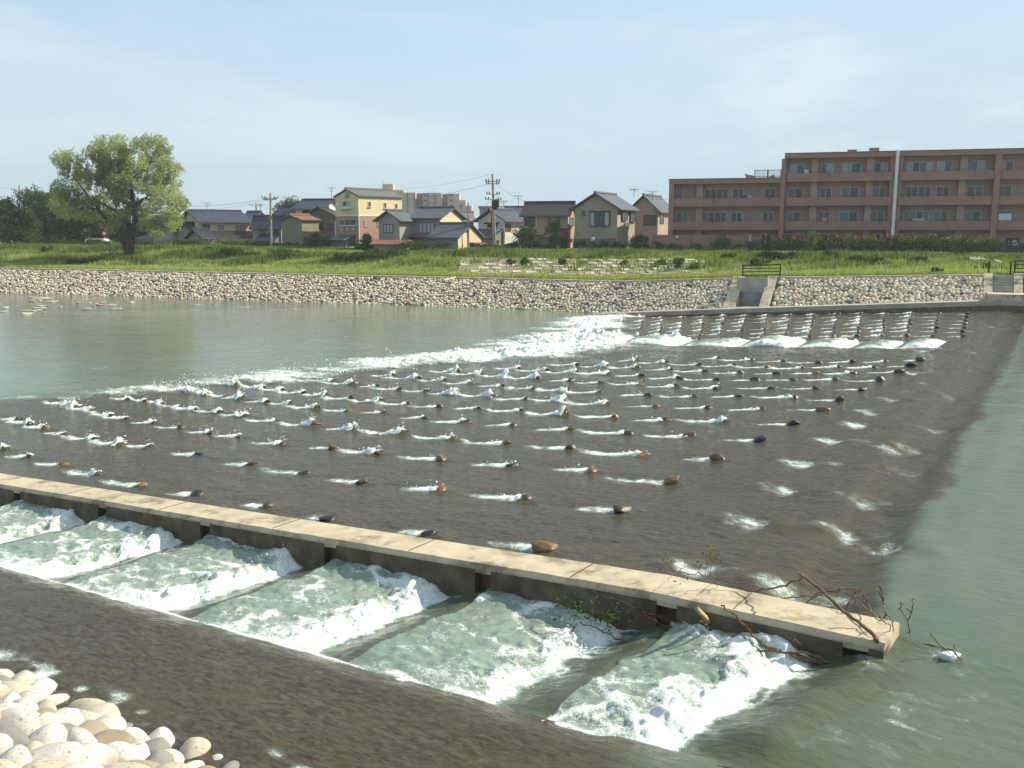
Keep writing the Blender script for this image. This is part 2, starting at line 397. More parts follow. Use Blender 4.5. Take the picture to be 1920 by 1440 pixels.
# ---- ramp mesh
sv = np.arange(-9.0, 37.01, .062)
tl = [WALL_TF+.01]
while tl[-1] < 62.5: tl.append(tl[-1]+.045+.0016*max(0, tl[-1]))
tv = np.array(tl); S, T = np.meshgrid(sv, tv, indexing='ij')
z, foam, shallow, nz, nz2, nz3 = ramp_fields(S, T)
add_stone_foam(z, foam, S, T, sv, tv, nz, nz2, nz3)
for (s, t, a) in SUNK:
    i0, i1 = np.searchsorted(sv, [s-1.4, s+2.2]); j0, j1 = np.searchsorted(tv, [t-1.2, t+1.2]); sl = (slice(i0, i1), slice(j0, j1))
    ds = S[sl]-s; dt = T[sl]-t
    z[sl] += a*(.10*np.exp(-((ds+.35)/.35)**2-(dt/.42)**2)-.10*np.exp(-((ds-.3)/.28)**2-(dt/.42)**2)+.06*np.exp(-((ds-.95)/.3)**2-(dt/.42)**2))
    foam[sl] = np.maximum(foam[sl], a*.47*np.exp(-((ds-.30)/(.30+.10*np.abs(dt)))**2*(ds < .3)-(np.clip(ds-.30, 0, None)/.75)**2-((dt-.12*ds)/.40)**2)*(.15+1.2*nz3[sl]*nz[sl]*2))
# hydraulic jump where the ramp runs out into the pool
st_ = s_toe(T)+1.6*(fbm(S*.0+3, T*.55, 41, 3)-.5)*2+.9*(fbm(S*.3, T*1.3, 43, 3)-.5)
dj = S-st_
str_ = np.interp(tv, [-1, 9, 12, 18, 26, 31, 36, 38, 42, 50, 58], [.22, .32, .66, .88, 1.15, 1.45, 1.5, 1.3, 1.35, 1.1, .8])[None, :]
wid = np.interp(tv, [-1, 12, 26, 32, 36, 41, 55, 62], [1.2, 2.2, 3.6, 5.0, 5.5, 4.5, 3.0, 2.0])[None, :]
jf = np.exp(-(np.where(dj < 0, dj/np.interp(tv, [0, 14, 22, 30, 36, 40, 60], [1.0, 1.2, 2.0, 3.6, 4.0, 2.5, 1.2])[None, :], dj/wid))**2)*str_
gap = sstep(.30, .62, fbm(S*.12, T*.42, 47, 3))
strk = sstep(.40, .62, fbm(S*.22+T*.1, T*1.1, 49, 3)); foam = np.maximum(foam, jf*(.16+.50*gap+.45*strk)*(.02+1.75*nz))
z += jf*(.42*(fbm(S*.9, T*.9, 51, 4)-.32)+.30*(nz*nz2)+.08*nz3)*(.4+.8*gap)
# streaks of spent foam
foam = np.maximum(foam, .36*np.exp(-np.clip(dj, 0, None)/6)*(dj > 0)*sstep(.5, .75, fbm(S*.25, T*1.6, 53, 4))*np.clip(str_, 0, 1))
# centre channel: a ladder of scalloped cascades
CH0, CH1 = 36.0, 39.4
SC_ = [solve_s(px, 37.5, lambda s: z_ramp(s, 37.5)) for px in (1762, 1678, 1590, 1490, 1385, 1270, 1165)]
inc = sstep(CH0-.35, CH0+.15, T)*(1-sstep(CH1-.15, CH1+.35, T))
for k, s0 in enumerate(SC_):
    s1 = SC_[k+1] if k+1 < len(SC_) else s0+4.2
    vv = [1., .7, .9, 1.15, .8, 1.1, .9][k]; ph = np.clip((S-s0)/(s1-s0), 0, 1); ins = ((S >= s0) & (S < s1)).astype(float)
    bow = (T-37.7)/1.7
    ph2 = np.clip(ph+.16*bow**2-.02, 0, 1)
    z += ins*inc*(.50*vv*np.sin(math.pi*np.clip(ph2*1.05, 0, 1))**.8*(1-bow**2*.3)-.22)
    foam = np.maximum(foam, ins*inc*(.20+1.4*nz)*vv*(.12+.80*np.exp(-((ph2-.10)/.13)**2)+.75*np.clip(np.abs(bow)-.5, 0, 1)*1.6+.22*(1-sstep(.3, .95, ph2))))
    shallow = shallow*(1-ins*inc*.9)
z += inc*foam*.10*(nz*nz2*2)*(S > SC_[0])
# foam licking along the ledge
X, Y = st2xy(S, T)
attrs = {'milk': (.16*sstep(0, 3, S-s_toe(T))).ravel(), 'foam': foam.ravel(), 'shallow': shallow.ravel(), 'st': np.stack([S, T, S*0], -1).reshape(-1, 3)}
o = np_mesh('ramp_water', np.stack([X, Y, z], -1).reshape(-1, 3), grid_faces(len(sv), len(tv)), M['water'], attrs=attrs); tag(o, kind='structure')

# ---- fishway water between wall and near apron
sv = np.arange(-9.6, 37, .034); tv = np.arange(APR_T-.25, WALL_TF+.03, .034); S, T = np.meshgrid(sv, tv, indexing='ij')
c = (WALL_TN-T)/(WALL_TN-APR_T)            # 0 at the wall, 1 at the apron
wob = .55*(fbm(S*.0+1.5, T*.9+S*.0, 61, 3)-.5)
base = ZC-6.17-.060*S+ .0
base = np.where(S < -6.5, ZUP, base); 
zf = np.full_like(S, ZUP); foamf = np.zeros_like(S); shf = np.zeros_like(S); mk = np.zeros_like(S)
n_big = fbm(S*1.1, T*1.3, 71, 4); n_mid = fbm(S*2.6, T*2.8, 72, 4); n_fine = fbm(S*7, T*7, 73, 3); rdg = 1-np.clip(np.abs(fbm(S*.8+.5*T+7, T*1.5-S*.3, 76, 4)-.5)*11, 0, 1); rdg2 = 1-np.clip(np.abs(fbm(S*1.9-.4*T, T*2.6, 77, 4)-.5)*9, 0, 1)
n_str = fbm(S*1.0+T*.7, T*3.2-S*.5, 74, 4)
for k, s0 in enumerate(SLOTS[:-1]):
    s1 = SLOTS[k+1]; lev0 = ZC-6.05-.066*(s0+3.6)+.02; lev1 = ZC-6.05-.066*(s1+3.6)+.02
    if k == 0: lev0 = ZUP
    o0 = wob+.25*(c-.5)*(1 if k else 2.6); o1 = wob+.25*(c-.5); ds = S-(s0+o0); ins = (ds >= (0 if k else -1.4)) & (S < s1+o1)
    L = (s1+o1)-(s0+o0); f = np.clip(ds/L, 0, 1)
    fall = sstep(0, .95, ds); rec = sstep(.85, 1.5, ds)
    zz = lev0+.05*sstep(-.3, .0, ds)-.26*fall+.10*rec+(lev1-lev0+.18)*sstep(.9, 1, ds/np.maximum(L, .1)*1.0)*0+(lev1-lev0+.17)*np.clip((ds-.9)/(L-.9), 0, 1)**1.4
    jet = np.exp(-((ds-1.25)/.35)**2)
    zz += rec*(.04*(n_fine-.5)+.20*(n_big-.45)*np.exp(-np.clip(ds-1, 0, None)/2.2)+.18*(n_mid-.5)*np.exp(-np.clip(ds-1, 0, None)/2.5)) + jet*(.02+.20*(n_mid-.4)+.10*(n_fine-.5))
    zz += rec*.10*np.exp(-((c-.03)/.10)**2)+.10*rec*np.exp(-((c-.95)/.12)**2)*(n_mid)
    front = sstep(.75, 1.0, ds)
    ff = front*(1.0*np.exp(-np.clip(ds-1.05, 0, None)/.24)*(.30+n_mid)+.38*np.exp(-np.clip(ds-1.0, 0, None)/1.5)*(.35+n_big)
         +.60*np.exp(-((c-.96)/.16)**2)*np.exp(-np.clip(ds-1, 0, None)/2.6)*(.3+n_mid)+.45*np.exp(-((c-.02)/.12)**2)*np.exp(-np.clip(ds-1, 0, None)/2.0))
    vk = [1., .75, 1.05, .85, 1.1, .8, .95][k % 7]; ff = ff*.66*vk; mk = np.where(ins, sstep(.7, 1.4, ds)*(.62-.25*f), mk)
    ff += (.62*rdg*(.35+n_mid)+.30*rdg2)*(.28+.72*sstep(.3, 1.0, ds))*(1-.40*f)+.10*sstep(.55, .75, n_mid)
    zf = np.where(ins, zz, zf); foamf = np.where(ins, ff, foamf)
    shf = np.where(ins, .50*(1-sstep(.5, 1.1, ds))*sstep(-1.3, -.1, ds if k == 0 else ds+9)+.15*sstep(.8, 1, f), shf)
zs_ = ZC-6.08-.062*S; zap_ = -.08*np.log(np.exp(-zs_/.08)+np.exp(-ZUP/.08))-.20*(sstep(APR_T-.75, APR_T+.2, T)*sstep(-8.5, -4, S))**1.5
bl = sstep(.78, 1.0, c)*.9*sstep(-8.5, -6.0, S); zf = zf*(1-bl)+(zap_-.02)*bl; zf -= 1.0*sstep(APR_T-.08, APR_T-.24, T)
zf += wave(S, T)+.012*(n_fine-.5)+foamf*.05*(n_fine-.45)
# first sill seen from upstream: smooth drawdown
d0 = S-SLOTS[0]; shf = np.maximum(shf, .42*np.exp(-((d0+.2)/.9)**2)*sstep(.15, .5, c)); 
# ramp surface level carried across the fishway
zap = z_ramp(S, T)-.02
X, Y = st2xy(S, T)
GF = grid_faces(len(sv), len(tv)); sF, tF = S.ravel()[GF].mean(1), T.ravel()[GF].mean(1); GF = GF[(tF < WALL_TN+.05) | (sF < -7.10)]
o = np_mesh('fishway_water', np.stack([X, Y, zf], -1).reshape(-1, 3), GF, M['water'],
            attrs={'foam': foamf.ravel(), 'shallow': shf.ravel(), 'milk': mk.ravel(), 'st': np.stack([S, T, S*0], -1).reshape(-1, 3)}); tag(o, kind='structure')

# ---- apron water: thin brown sheet by the near bank
def z_apron(s, t): return np.where(np.asarray(s) < -6, 0, 0)+np.minimum(ZUP+.0*np.asarray(s), ZC-6.08-.062*np.asarray(s)+0*t)
sv = np.arange(-9.6, 37, .07); tv = np.arange(-10.2, APR_T+.301, .05); S, T = np.meshgrid(sv, tv, indexing='ij')
zs = ZC-6.08-.062*S; k = .08; za = -k*np.log(np.exp(-zs/k)+np.exp(-(ZUP+.0)/k))
lip = sstep(APR_T-.75, APR_T+.2, T)*sstep(-8.5, -4, S)
nA = fbm(S*1.6, T*2.2, 81, 4)
za = za+wave(S, T)+.045*(nA-.5)+.02*(fbm(S*4.5, T*5, 82, 3)-.5)-.20*lip**1.5
za = np.where(T > APR_T+.06, za-1.1*sstep(APR_T+.05, APR_T+.2, T), za)
sha = sstep(-7.8, -3.6, S+1.2*(fbm(S*.5, T*.6, 84, 3)-.5)-.55*(T-APR_T)*0)
fa = .85*np.exp(-((T-(APR_T+.02+.12*(fbm(S*1.2, T*0, 85, 3)-.5)))/.09)**2)*sstep(-3, 1, S)*(.3+nA)
fa = np.maximum(fa, .62*np.exp(-((T-BANK_T-.05)/.22)**2)*sstep(.45, .75, fbm(S*1.7, T*2, 86, 3)))
X, Y = st2xy(S, T)
o = np_mesh('apron_water', np.stack([X, Y, za], -1).reshape(-1, 3), grid_faces(len(sv), len(tv)), M['water'],
            attrs={'foam': fa.ravel(), 'shallow': sha.ravel(), 'st': np.stack([S, T, S*0], -1).reshape(-1, 3)}); tag(o, kind='structure')

# ---- upstream reach and downstream pool
def flat_water(name, s0, s1, ds, t0, t1, dtt, zl, shallowf=None, foamf=None, extra=None):
    sv = np.arange(s0, s1+1e-6, ds); tv = np.arange(t0, t1+1e-6, dtt); S, T = np.meshgrid(sv, tv, indexing='ij'); FF_ = grid_faces(len(sv), len(tv)); S, T = S.ravel(), T.ravel()
    if extra:
        sv = np.arange(*extra[:3]); tv = np.arange(*extra[3:]); S2, T2 = np.meshgrid(sv, tv, indexing='ij'); FF_ = np.concatenate([FF_, grid_faces(len(sv), len(tv))+len(S)]); S = np.concatenate([S, S2.ravel()]); T = np.concatenate([T, T2.ravel()])
    X, Y = st2xy(S, T)
    sh = shallowf(S, T, X, Y) if shallowf else S*0; fo = foamf(S, T, X, Y) if foamf else S*0
    o = np_mesh(name, np.stack([X, Y, zl+wave(S, T)], -1).reshape(-1, 3), FF_, M['water'],
                attrs={'foam': fo.ravel(), 'shallow': sh.ravel(), 'st': np.stack([S, T, S*0], -1).reshape(-1, 3), 'milk': np.full(S.size, .16 if name == 'pool_water' else .05)}); tag(o, kind='structure'); return o

def sh_pool(S, T, X, Y):
    # shallow gravel spit by the far bank on the left
    px = 960+F*X/(Y*CT+ZC*ST); py = 720-F*(-ZC*CT+Y*ST)/(Y*CT+ZC*ST)
    dist = Y-(83+.14*(X+45)+7*(fbm(X*.06, Y*.1, 91, 3)-.5)); return sstep(-2, 2.5, dist)*(1-sstep(-26, -8, X))*.9
def glint_up(S, T, X, Y):  # thin white streaks painted through the foam mask in place of sun glints
    r = 1-np.clip(np.abs(fbm(S*.55+T*.2, T*1.1, 95, 4)-.5)*16, 0, 1)
    return .42*r*sstep(.52, .66, fbm(S*.35, T*.35, 96, 3))*sstep(12, 4, np.abs(T+4))*sstep(-22, -10, S)
def fo_pool(S, T, X, Y):
    return .33*np.exp(-np.clip(S-37, 0, None)/3)*sstep(.55, .75, fbm(S*.25, T*1.6, 53, 4))+.5*sh_pool(S, T, X, Y)*sstep(.66, .8, fbm(X*.35, Y*1.2, 93, 4))
flat_water('pool_water', 36.9, 240, .3, -70, 75, .3, -.001, sh_pool, fo_pool)
flat_water('upstream_water', -120, -8.95, .2, -16, 76, .2, ZUP-.002, None, glint_up)
# ================================================================== stones on the ramp
def rock_mesh(seed, sub=3, flat=.7, rough=.22, cut=.75):
    bm = bmesh.new(); bmesh.ops.create_icosphere(bm, subdivisions=sub, radius=1)
    r = np.random.default_rng(seed); A = np.array([v.co for v in bm.verts]); F_ = np.array([[v.index for v in f.verts] for f in bm.faces]); bm.free()
    off = np.zeros(len(A))
    for k in range(7):
        d = r.normal(size=3); d /= np.linalg.norm(d); c = r.uniform(.45, .85)
        h = A@d; A = A-np.clip(h-c, 0, None)[:, None]*d*cut
    for k in range(5):
        d = r.normal(size=3)*1.8; off += np.sin(A@d+r.uniform(0, 6))*rough*.14
    A = A*(1+off)[:, None]; A *= np.array([r.uniform(.95, 1.25), r.uniform(.8, 1), flat*r.uniform(.85, 1.1)])
    return A, F_
ROCK_COL = {'brown': (.085, .055, .028), 'tawny': (.20, .115, .04), 'dark grey': (.028, .027, .028), 'reddish brown': (.085, .042, .028), 'grey brown': (.06, .05, .038)}
ROCK_M = {k: surf('wet_rock_'+k.replace(' ', '_'), c, tuple(x*.5 for x in c), 9, .32, .5, 25, .5, 6) for k, c in ROCK_COL.items()}
RM = []
for i in range(8):
    A, F_ = rock_mesh(100+i); me = bpy.data.meshes.new('ramp_stone'); me.from_pydata(A.tolist(), [], F_.tolist())
    me.polygons.foreach_set('use_smooth', [True]*len(me.polygons)); me.materials.append(None); me.update(); RM.append(me)
ORD = ['', 'first', 'second', 'third', 'fourth', 'fifth', 'sixth', 'seventh', 'eighth', 'ninth', 'tenth', '11th', '12th', '13th', '14th', '15th', '16th', '17th', '18th', '19th', '20th']
COLOUR = {}
FIX = {(1, 0): 'tawny', (1, 1): 'dark grey', (1, 2): 'dark grey', (1, 3): 'brown', (2, 0): 'brown', (3, 0): 'tawny', (2, 2): 'tawny', (4, 0): 'brown', (5, 0): 'dark grey', (6, 0): 'dark grey', (7, 0): 'tawny', (8, 0): 'dark grey', (9, 0): 'dark grey', (10, 0): 'dark grey', (4, 1): 'tawny', (2, 3): 'brown', (1, 6): 'brown'}
random.seed(5)
for (x, y, z, s, t, r, c, amp, size) in STONES:
    k = FIX.get((r, c)) or random.choice(['brown', 'brown', 'tawny', 'dark grey', 'reddish brown', 'grey brown', 'dark grey', 'grey brown'])
    me = random.choice(RM); o = bpy.data.objects.new('ramp_stone', me); COL.objects.link(o)
    o.material_slots[0].link = 'OBJECT'; o.material_slots[0].material = ROCK_M[k]
    sc = .190*size*(1.12 if c == 0 and r < 20 else 1)*(.8 if r >= 20 else 1); o.scale = (sc*1.15, sc, sc)
    o.location = (x, y, z+.03-.3*sc+(.05 if c == 0 else .0)); o.rotation_euler = (random.uniform(-.2, .2), random.uniform(-.2, .2), random.uniform(0, 6.3))
    wet = 'in spray' if amp > .2 else ('trailing foam' if amp > .08 else 'nearly foamless')
    if r < 20: where = f"{ORD[c+1]} from upstream in the {ORD[r]} row from the near wall"
    else: where = f"{ORD[c+1]} from upstream in the {ORD[7-(r-20)]} row beyond the cascade"
    tag(o, f"{k} stone {wet}, {where}", 'stone', 'stones set in rows on the weir ramp')

# ================================================================== divider wall
WZ = lambda s: float(z_walltop(s))
S_END = -7.15; S_FAR = 36.0
wall = thing('divider_wall', 'long pale concrete divider wall between the stone ramp and the foaming fishway', 'wall', (*st2xy(S_END, WALL_TN), ZUP-1))
def P3(s, t, z): x, y = st2xy(s, t); return (x, y, z)
prof_s = sorted(set([S_END, -3.6, S_FAR]+list(np.arange(S_END, 18, .16))+list(np.arange(18, S_FAR, 1.2))))
top = MB(); top_v = []
CH = .07
for s in prof_s:
    q1, q2, q3 = (float(fbm(np.array([s*2.7+k*9]), np.array([k*3.]), 301+k, 3)[0]-.5) for k in range(3)); z = WZ(s)+.012*q1; WTN = WALL_TN+.05*max(0, q2-.12); top_v.append([P3(s, WALL_TF, z-3), P3(s, WALL_TF, z-CH*.6), P3(s, WALL_TF-.04, z), P3(s, WTN+CH+.03*q3, z), P3(s, WTN+.012, z-CH-.03*q2), P3(s, WALL_TN+.012, z-.16), P3(s, WALL_TN+.3, z-.16), P3(s, WALL_TN+.3, z-3)])
n = len(top_v[0]); Vv = [p for r in top_v for p in r]; Ff = []
for i in range(len(top_v)-1):
    for k in range(n-1): Ff.append((i*n+k, i*n+k+1, (i+1)*n+k+1, (i+1)*n+k))
top.v = [tuple(p) for p in Vv]; top.f = [list(f) for f in Ff]+[list(range(n))]
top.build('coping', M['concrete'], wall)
for s in [q+1.75 for q in SLOTS[:6]]:
    z = WZ(s)+.010; j = MB(); j.hexa([P3(s-.008, WALL_TN+.10, z-.03), P3(s+.008, WALL_TN+.10, z-.03), P3(s+.008, WALL_TF-.05, z-.03), P3(s-.008, WALL_TF-.05, z-.03), P3(s-.008, WALL_TN+.10, z), P3(s+.008, WALL_TN+.10, z), P3(s+.008, WALL_TF-.05, z), P3(s-.008, WALL_TF-.05, z)]); j.build('joint', M['concrete_dark'], wall)
# face panels with slots between
edges = [S_END]+sum([[s-.17, s+.17] for s in SLOTS], [])+[S_FAR]
fp = MB()
for i in range(0, len(edges)-1, 2):
    a, b = edges[i], edges[i+1]
    k = max(1, int((b-a)/1.5))
    for j in range(k):
        s0 = a+(b-a)*j/k; s1 = a+(b-a)*(j+1)/k
        za, zb = WZ(s0)-.10, WZ(s1)-.10
        fp.hexa([P3(s0, WALL_TN, ZUP-3.8), P3(s1, WALL_TN, ZUP-3.8), P3(s1, WALL_TN+.29, ZUP-3.8), P3(s0, WALL_TN+.29, ZUP-3.8),
                 P3(s0, WALL_TN, za), P3(s1, WALL_TN, zb), P3(s1, WALL_TN+.29, zb), P3(s0, WALL_TN+.29, za)])
fp.build('face_panel', M['concrete_dark'], wall)
for s in SLOTS[:8]:
    g = MB(); g.hexa([P3(s-.169, WALL_TN+.16, ZUP-3.5), P3(s+.169, WALL_TN+.16, ZUP-3.5), P3(s+.169, WALL_TN+.28, ZUP-3.5), P3(s-.169, WALL_TN+.28, ZUP-3.5),
        P3(s-.169, WALL_TN+.16, WZ(s)-.162), P3(s+.169, WALL_TN+.16, WZ(s)-.162), P3(s+.169, WALL_TN+.28, WZ(s)-.162), P3(s-.169, WALL_TN+.28, WZ(s)-.162)])
    g.build('slot', M['concrete_dark'], wall)

# apron slab and sills under the water (solid concrete, seen through no gap)
sl = MB()
for i in range(-9, 36):
    pass
# ================================================================== far bank
TOE = np.array([(-260, 187), (-130, 138.5), (-62, 112.5), (-30, 100.2), (-3, 90), (8, 83.8), (19, 77.4), (36, 69.5), (60, 58.5), (120, 31)], float)
TOEZ = np.array([-.1, -.1, -.1, -.1, -.1, .0, 1.0, 2.25, 2.45, 2.45])
HT = np.array([2.75, 2.75, 2.73, 2.70, 2.65, 2.62, 2.30, 1.72, 1.65, 1.65])
def bank(xt, f):
    """point on the revetment slope: f=0 toe, 1 top"""
    y = np.interp(xt, TOE[:, 0], TOE[:, 1]); z = np.interp(xt, TOE[:, 0], TOEZ); h = np.interp(xt, TOE[:, 0], HT)
    nx, ny = .42, .907
    return np.stack([xt+nx*1.6*h*f, y+ny*1.6*h*f, z+h*f], -1)
def bank_x_for_px(px, f=.5):
    lo, hi = -120., 80.
    for _ in range(60):
        m = (lo+hi)/2; q = proj(bank(np.array(m), f))[0]
        if q < px: lo = m
        else: hi = m
    return (lo+hi)/2
G0, G1 = bank_x_for_px(1368, .3), bank_x_for_px(1447, .95)
xa, xb = bank_x_for_px(1380, .5), bank_x_for_px(1436, .5)
ST0, ST1 = bank_x_for_px(1856, .5), bank_x_for_px(1906, .5)
bk = thing('cobble_bank', 'long sloping river bank faced with grey and white cobbles below the grass', 'embankment', bank(np.array(0.), 0.))
def strip(x0, x1, step, f0, f1, off, lift=0):
    n = max(2, int((x1-x0)/step)+1); xs = np.linspace(x0, x1, n); return xs
for (x0, x1) in ((-250, xa-.55), (xb+.55, ST0-.35), (ST1+.35, 110)):
    sheet = MB()
    xs = np.linspace(x0, x1, max(2, int((x1-x0)/1.5)))
    A = bank(xs, -.35); B = bank(xs, 1.0); b0 = len(sheet.v)
    for p, q in zip(A, B): sheet.v += [tuple(p-np.array([0, 0, .1])), tuple(q-np.array([0, 0, .1]))]
    for i in range(len(xs)-1): sheet.f.append([b0+2*i, b0+2*i+1, b0+2*i+3, b0+2*i+2])
    sheet.build('mortar_bed', M['mortar'], bk)
for (x0, x1) in ((-250, xa-.55), (xb+.55, ST0-.35), (ST1+.35, 110)):
    cp = MB()
    xs = np.linspace(x0, x1, max(2, int((x1-x0)/2)))
    P = bank(xs, 1.0)
    for i in range(len(xs)-1):
        a, b = P[i], P[i+1]; e = np.array([.25, .54, 0])
        lo = np.array([0, 0, -.35]); up = np.array([0, 0, .07]); fr = np.array([-.08, -.17, 0])
        cp.hexa([a+lo+fr, b+lo+fr, b+lo+e, a+lo+e, a+up+fr, b+up+fr, b+up+e, a+up+e])
    cp.build('coping', M['concrete'], bk)
# cobbles: one faceted facing, every stone a small rounded lump with its own tone
bm = bmesh.new(); bmesh.ops.create_icosphere(bm, subdivisions=2, radius=1)
ICO = np.array([v.co for v in bm.verts]); ICOF = np.array([[v.index for v in f.verts] for f in bm.faces]); bm.free()
def stone_tone(n, rng):
    base = rng.choice(5, n, p=[.52, .23, .18, .05, .02])
    pal = np.array([(.72, .66, .53), (.50, .46, .41), (.58, .49, .36), (.17, .16, .15), (.46, .28, .17)])
    return np.clip(np.array([1.06, 1.0, .90])*pal[base]*rng.uniform(.75, 1.2, (n, 1))*rng.normal(1, .012, (n, 3)), .02, .85)
def cobbles(x0, x1, rng):
    C = []
    ftop = .965
    rows = 15
    for r in range(rows):
        f = -.02+ftop*(r+.5)/rows
        x = x0+rng.uniform(0, .3)
        while x < x1:
            w = rng.uniform(.20, .48); C.append((x+w/2, f+rng.normal(0, .016), w)); x += w*.93
    return np.array(C)
CC = np.concatenate([cobbles(x0, x1, RNG) for (x0, x1) in ((-112, xa-.6), (xb+.6, ST0-.4), (ST1+.4, 50))])
pos = bank(CC[:, 0], CC[:, 1]); nC = len(CC)
nrm = np.array([-.42*.53, -.907*.53, .85]); ta = np.array([.907, -.42, 0]); tb = np.cross(nrm, ta)
sx = CC[:, 2]*.56; sy = RNG.uniform(.125, .19, nC); sz = RNG.uniform(.10, .17, nC); ang = RNG.uniform(-.5, .5, nC)
ca, sa = np.cos(ang)[:, None], np.sin(ang)[:, None]
E1 = (ta*ca+tb*sa)*sx[:, None]; E2 = (-ta*sa+tb*ca)*sy[:, None]; E3 = nrm*sz[:, None]
jit = 1+RNG.normal(0, .07, (nC, len(ICO)))
VV = pos[:, None, :]+(ICO[None, :, 0:1]*E1[:, None]+ICO[None, :, 1:2]*E2[:, None]+ICO[None, :, 2:3]*E3[:, None])*jit[:, :, None]
tone = stone_tone(nC, RNG)
FFc = (ICOF[None]+np.arange(nC)[:, None, None]*len(ICO)).reshape(-1, 3)
np_mesh('cobble_facing', VV.reshape(-1, 3), FFc, M['cobble'], bk, attrs={'Col': np.concatenate([np.repeat(tone, len(ICO), 0), np.ones((nC*len(ICO), 1))], 1)})
# ledge along the ramp at the foot of the bank
lg = thing('bank_ledge', 'narrow stepped concrete ledge at the foot of the far cobble bank beside the ramp', 'ledge', bank(np.array(20.), 0.))
ld = MB(); rim = MB()
xs = np.linspace(bank_x_for_px(1128, 0), 44, 24); P = bank(xs, 0.)
for i in range(len(xs)-1):
    a, b = P[i].copy(), P[i+1].copy(); f0 = np.array([-.42, -.907, 0])
    wdt0 = 3.0; zl = lambda p: p[2]+.02
    A0 = a+f0*1.6; B0 = b+f0*1.6; A1 = a-f0*.6; B1 = b-f0*.6
    for q in (A0, A1): q[2] = a[2]+.05
    for q in (B0, B1): q[2] = b[2]+.05
    dn = np.array([0, 0, -1.3]); ld.hexa([A0+dn, B0+dn, B1+dn, A1+dn, A0, B0, B1, A1])
    A2 = a+f0*2.3; B2 = b+f0*2.3
    A2[2] = a[2]-.22; B2[2] = b[2]-.22; A3 = A0.copy(); B3 = B0.copy(); A3[2] = A2[2]; B3[2] = B2[2]
    rim.hexa([A2+dn, B2+dn, B3+dn+f0*.0, A3+dn, A2, B2, B3-f0*.02, A3-f0*.02])
ld.build('upper_step', M['concrete_grey'], lg); rim.build('lower_kerb', M['concrete_dark'], lg)

# ---- sluice recess in the bank
gr = thing('sluice_outlet', 'concrete outlet recess cut into the far cobble bank with a metal flap gate', 'outlet', bank(np.array((xa+xb)/2), 0.))
nb = np.array([.42, .907, 0]); tb_ = np.array([.907, -.42, 0])
def cheek(xc, w):
    m = MB(); a0 = bank(np.array(xc), -.12); a1 = bank(np.array(xc), 1.02); h = w/2
    d = tb_*h; up = np.array([0, 0, .16])
    back = nb*2.2
    m.hexa([a0-d-(0, 0, 1.2), a0+d-(0, 0, 1.2), a1+d-(0, 0, 3.4), a1-d-(0, 0, 3.4), a0-d+up, a0+d+up, a1+d+up, a1-d+up])
    return m
cheek(xa-.15, .95).build('cheek_wall', M['concrete'], gr); cheek(xb+.2, .8).build('cheek_wall', M['concrete'], gr)
mx = (xa+xb)/2
B0 = bank(np.array(mx), .62); T0 = bank(np.array(mx), 1.0)
hw = (xb-xa)/2*1.15
bw = MB(); o2 = (B0[0], B0[1])
bw.obox(o2, tb_, nb, -hw, hw, .0, .4, B0[2]-2.3, T0[2]+.07); bw.build('back_wall', M['concrete_grey'], gr)
gt = MB(); gt.obox(o2, tb_, nb, -.75, .75, -.12, -.04, B0[2]-1.7, B0[2]-.35)
gt.build('flap_gate', M['metal_grey'], gr)
gf = MB()
for (u0, u1, z0, z1) in ((-.85, -.75, -1.8, -.25), (.75, .85, -1.8, -.25), (-.75, .75, -.35, -.25), (-.05, .05, -1.7, -.35)): gf.obox(o2, tb_, nb, u0, u1, -.16, -.003, B0[2]+z0, B0[2]+z1)
gf.build('gate_frame', M['metal_grey'], gr)
# ---- stair flight
sx_, sy_ = ST0, ST1; smid = (ST0+ST1)/2
stt = thing('bank_steps', 'concrete stair flight with low side walls set in the cobble bank at far right', 'stairs', bank(np.array(smid), 0.))
for xc in (ST0-.1, ST1+.1):
    m = MB(); a0 = bank(np.array(xc), .1); a1 = bank(np.array(xc), 1.02); d = tb_*.3; up = np.array([0, 0, .14])
    m.hexa([a0-d-(0, 0, .8), a0+d-(0, 0, .8), a1+d-(0, 0, .8), a1-d-(0, 0, .8), a0-d+up, a0+d+up, a1+d+up, a1-d+up]); m.build('side_wall', M['concrete'], stt)
ws = (ST1-ST0)/2*1.1-.22
stp = MB()
for k in range(8):
    f0 = .12+.9*k/8; a = bank(np.array(smid), f0); dz = 1.72*.9/8
    stp.obox((a[0], a[1]), tb_, nb, -ws, ws, 0, .45, a[2]-.4, a[2]+dz*.8)
stp.build('steps', M['concrete_grey'], stt)
la = bank(np.array(smid+1.0), .05); lnd = MB(); lnd.obox((la[0], la[1]), tb_, nb, -2.2, 3.2, -1.5, .6, la[2]-1.2, la[2]+.42); lnd.build('landing', M['concrete'], stt)

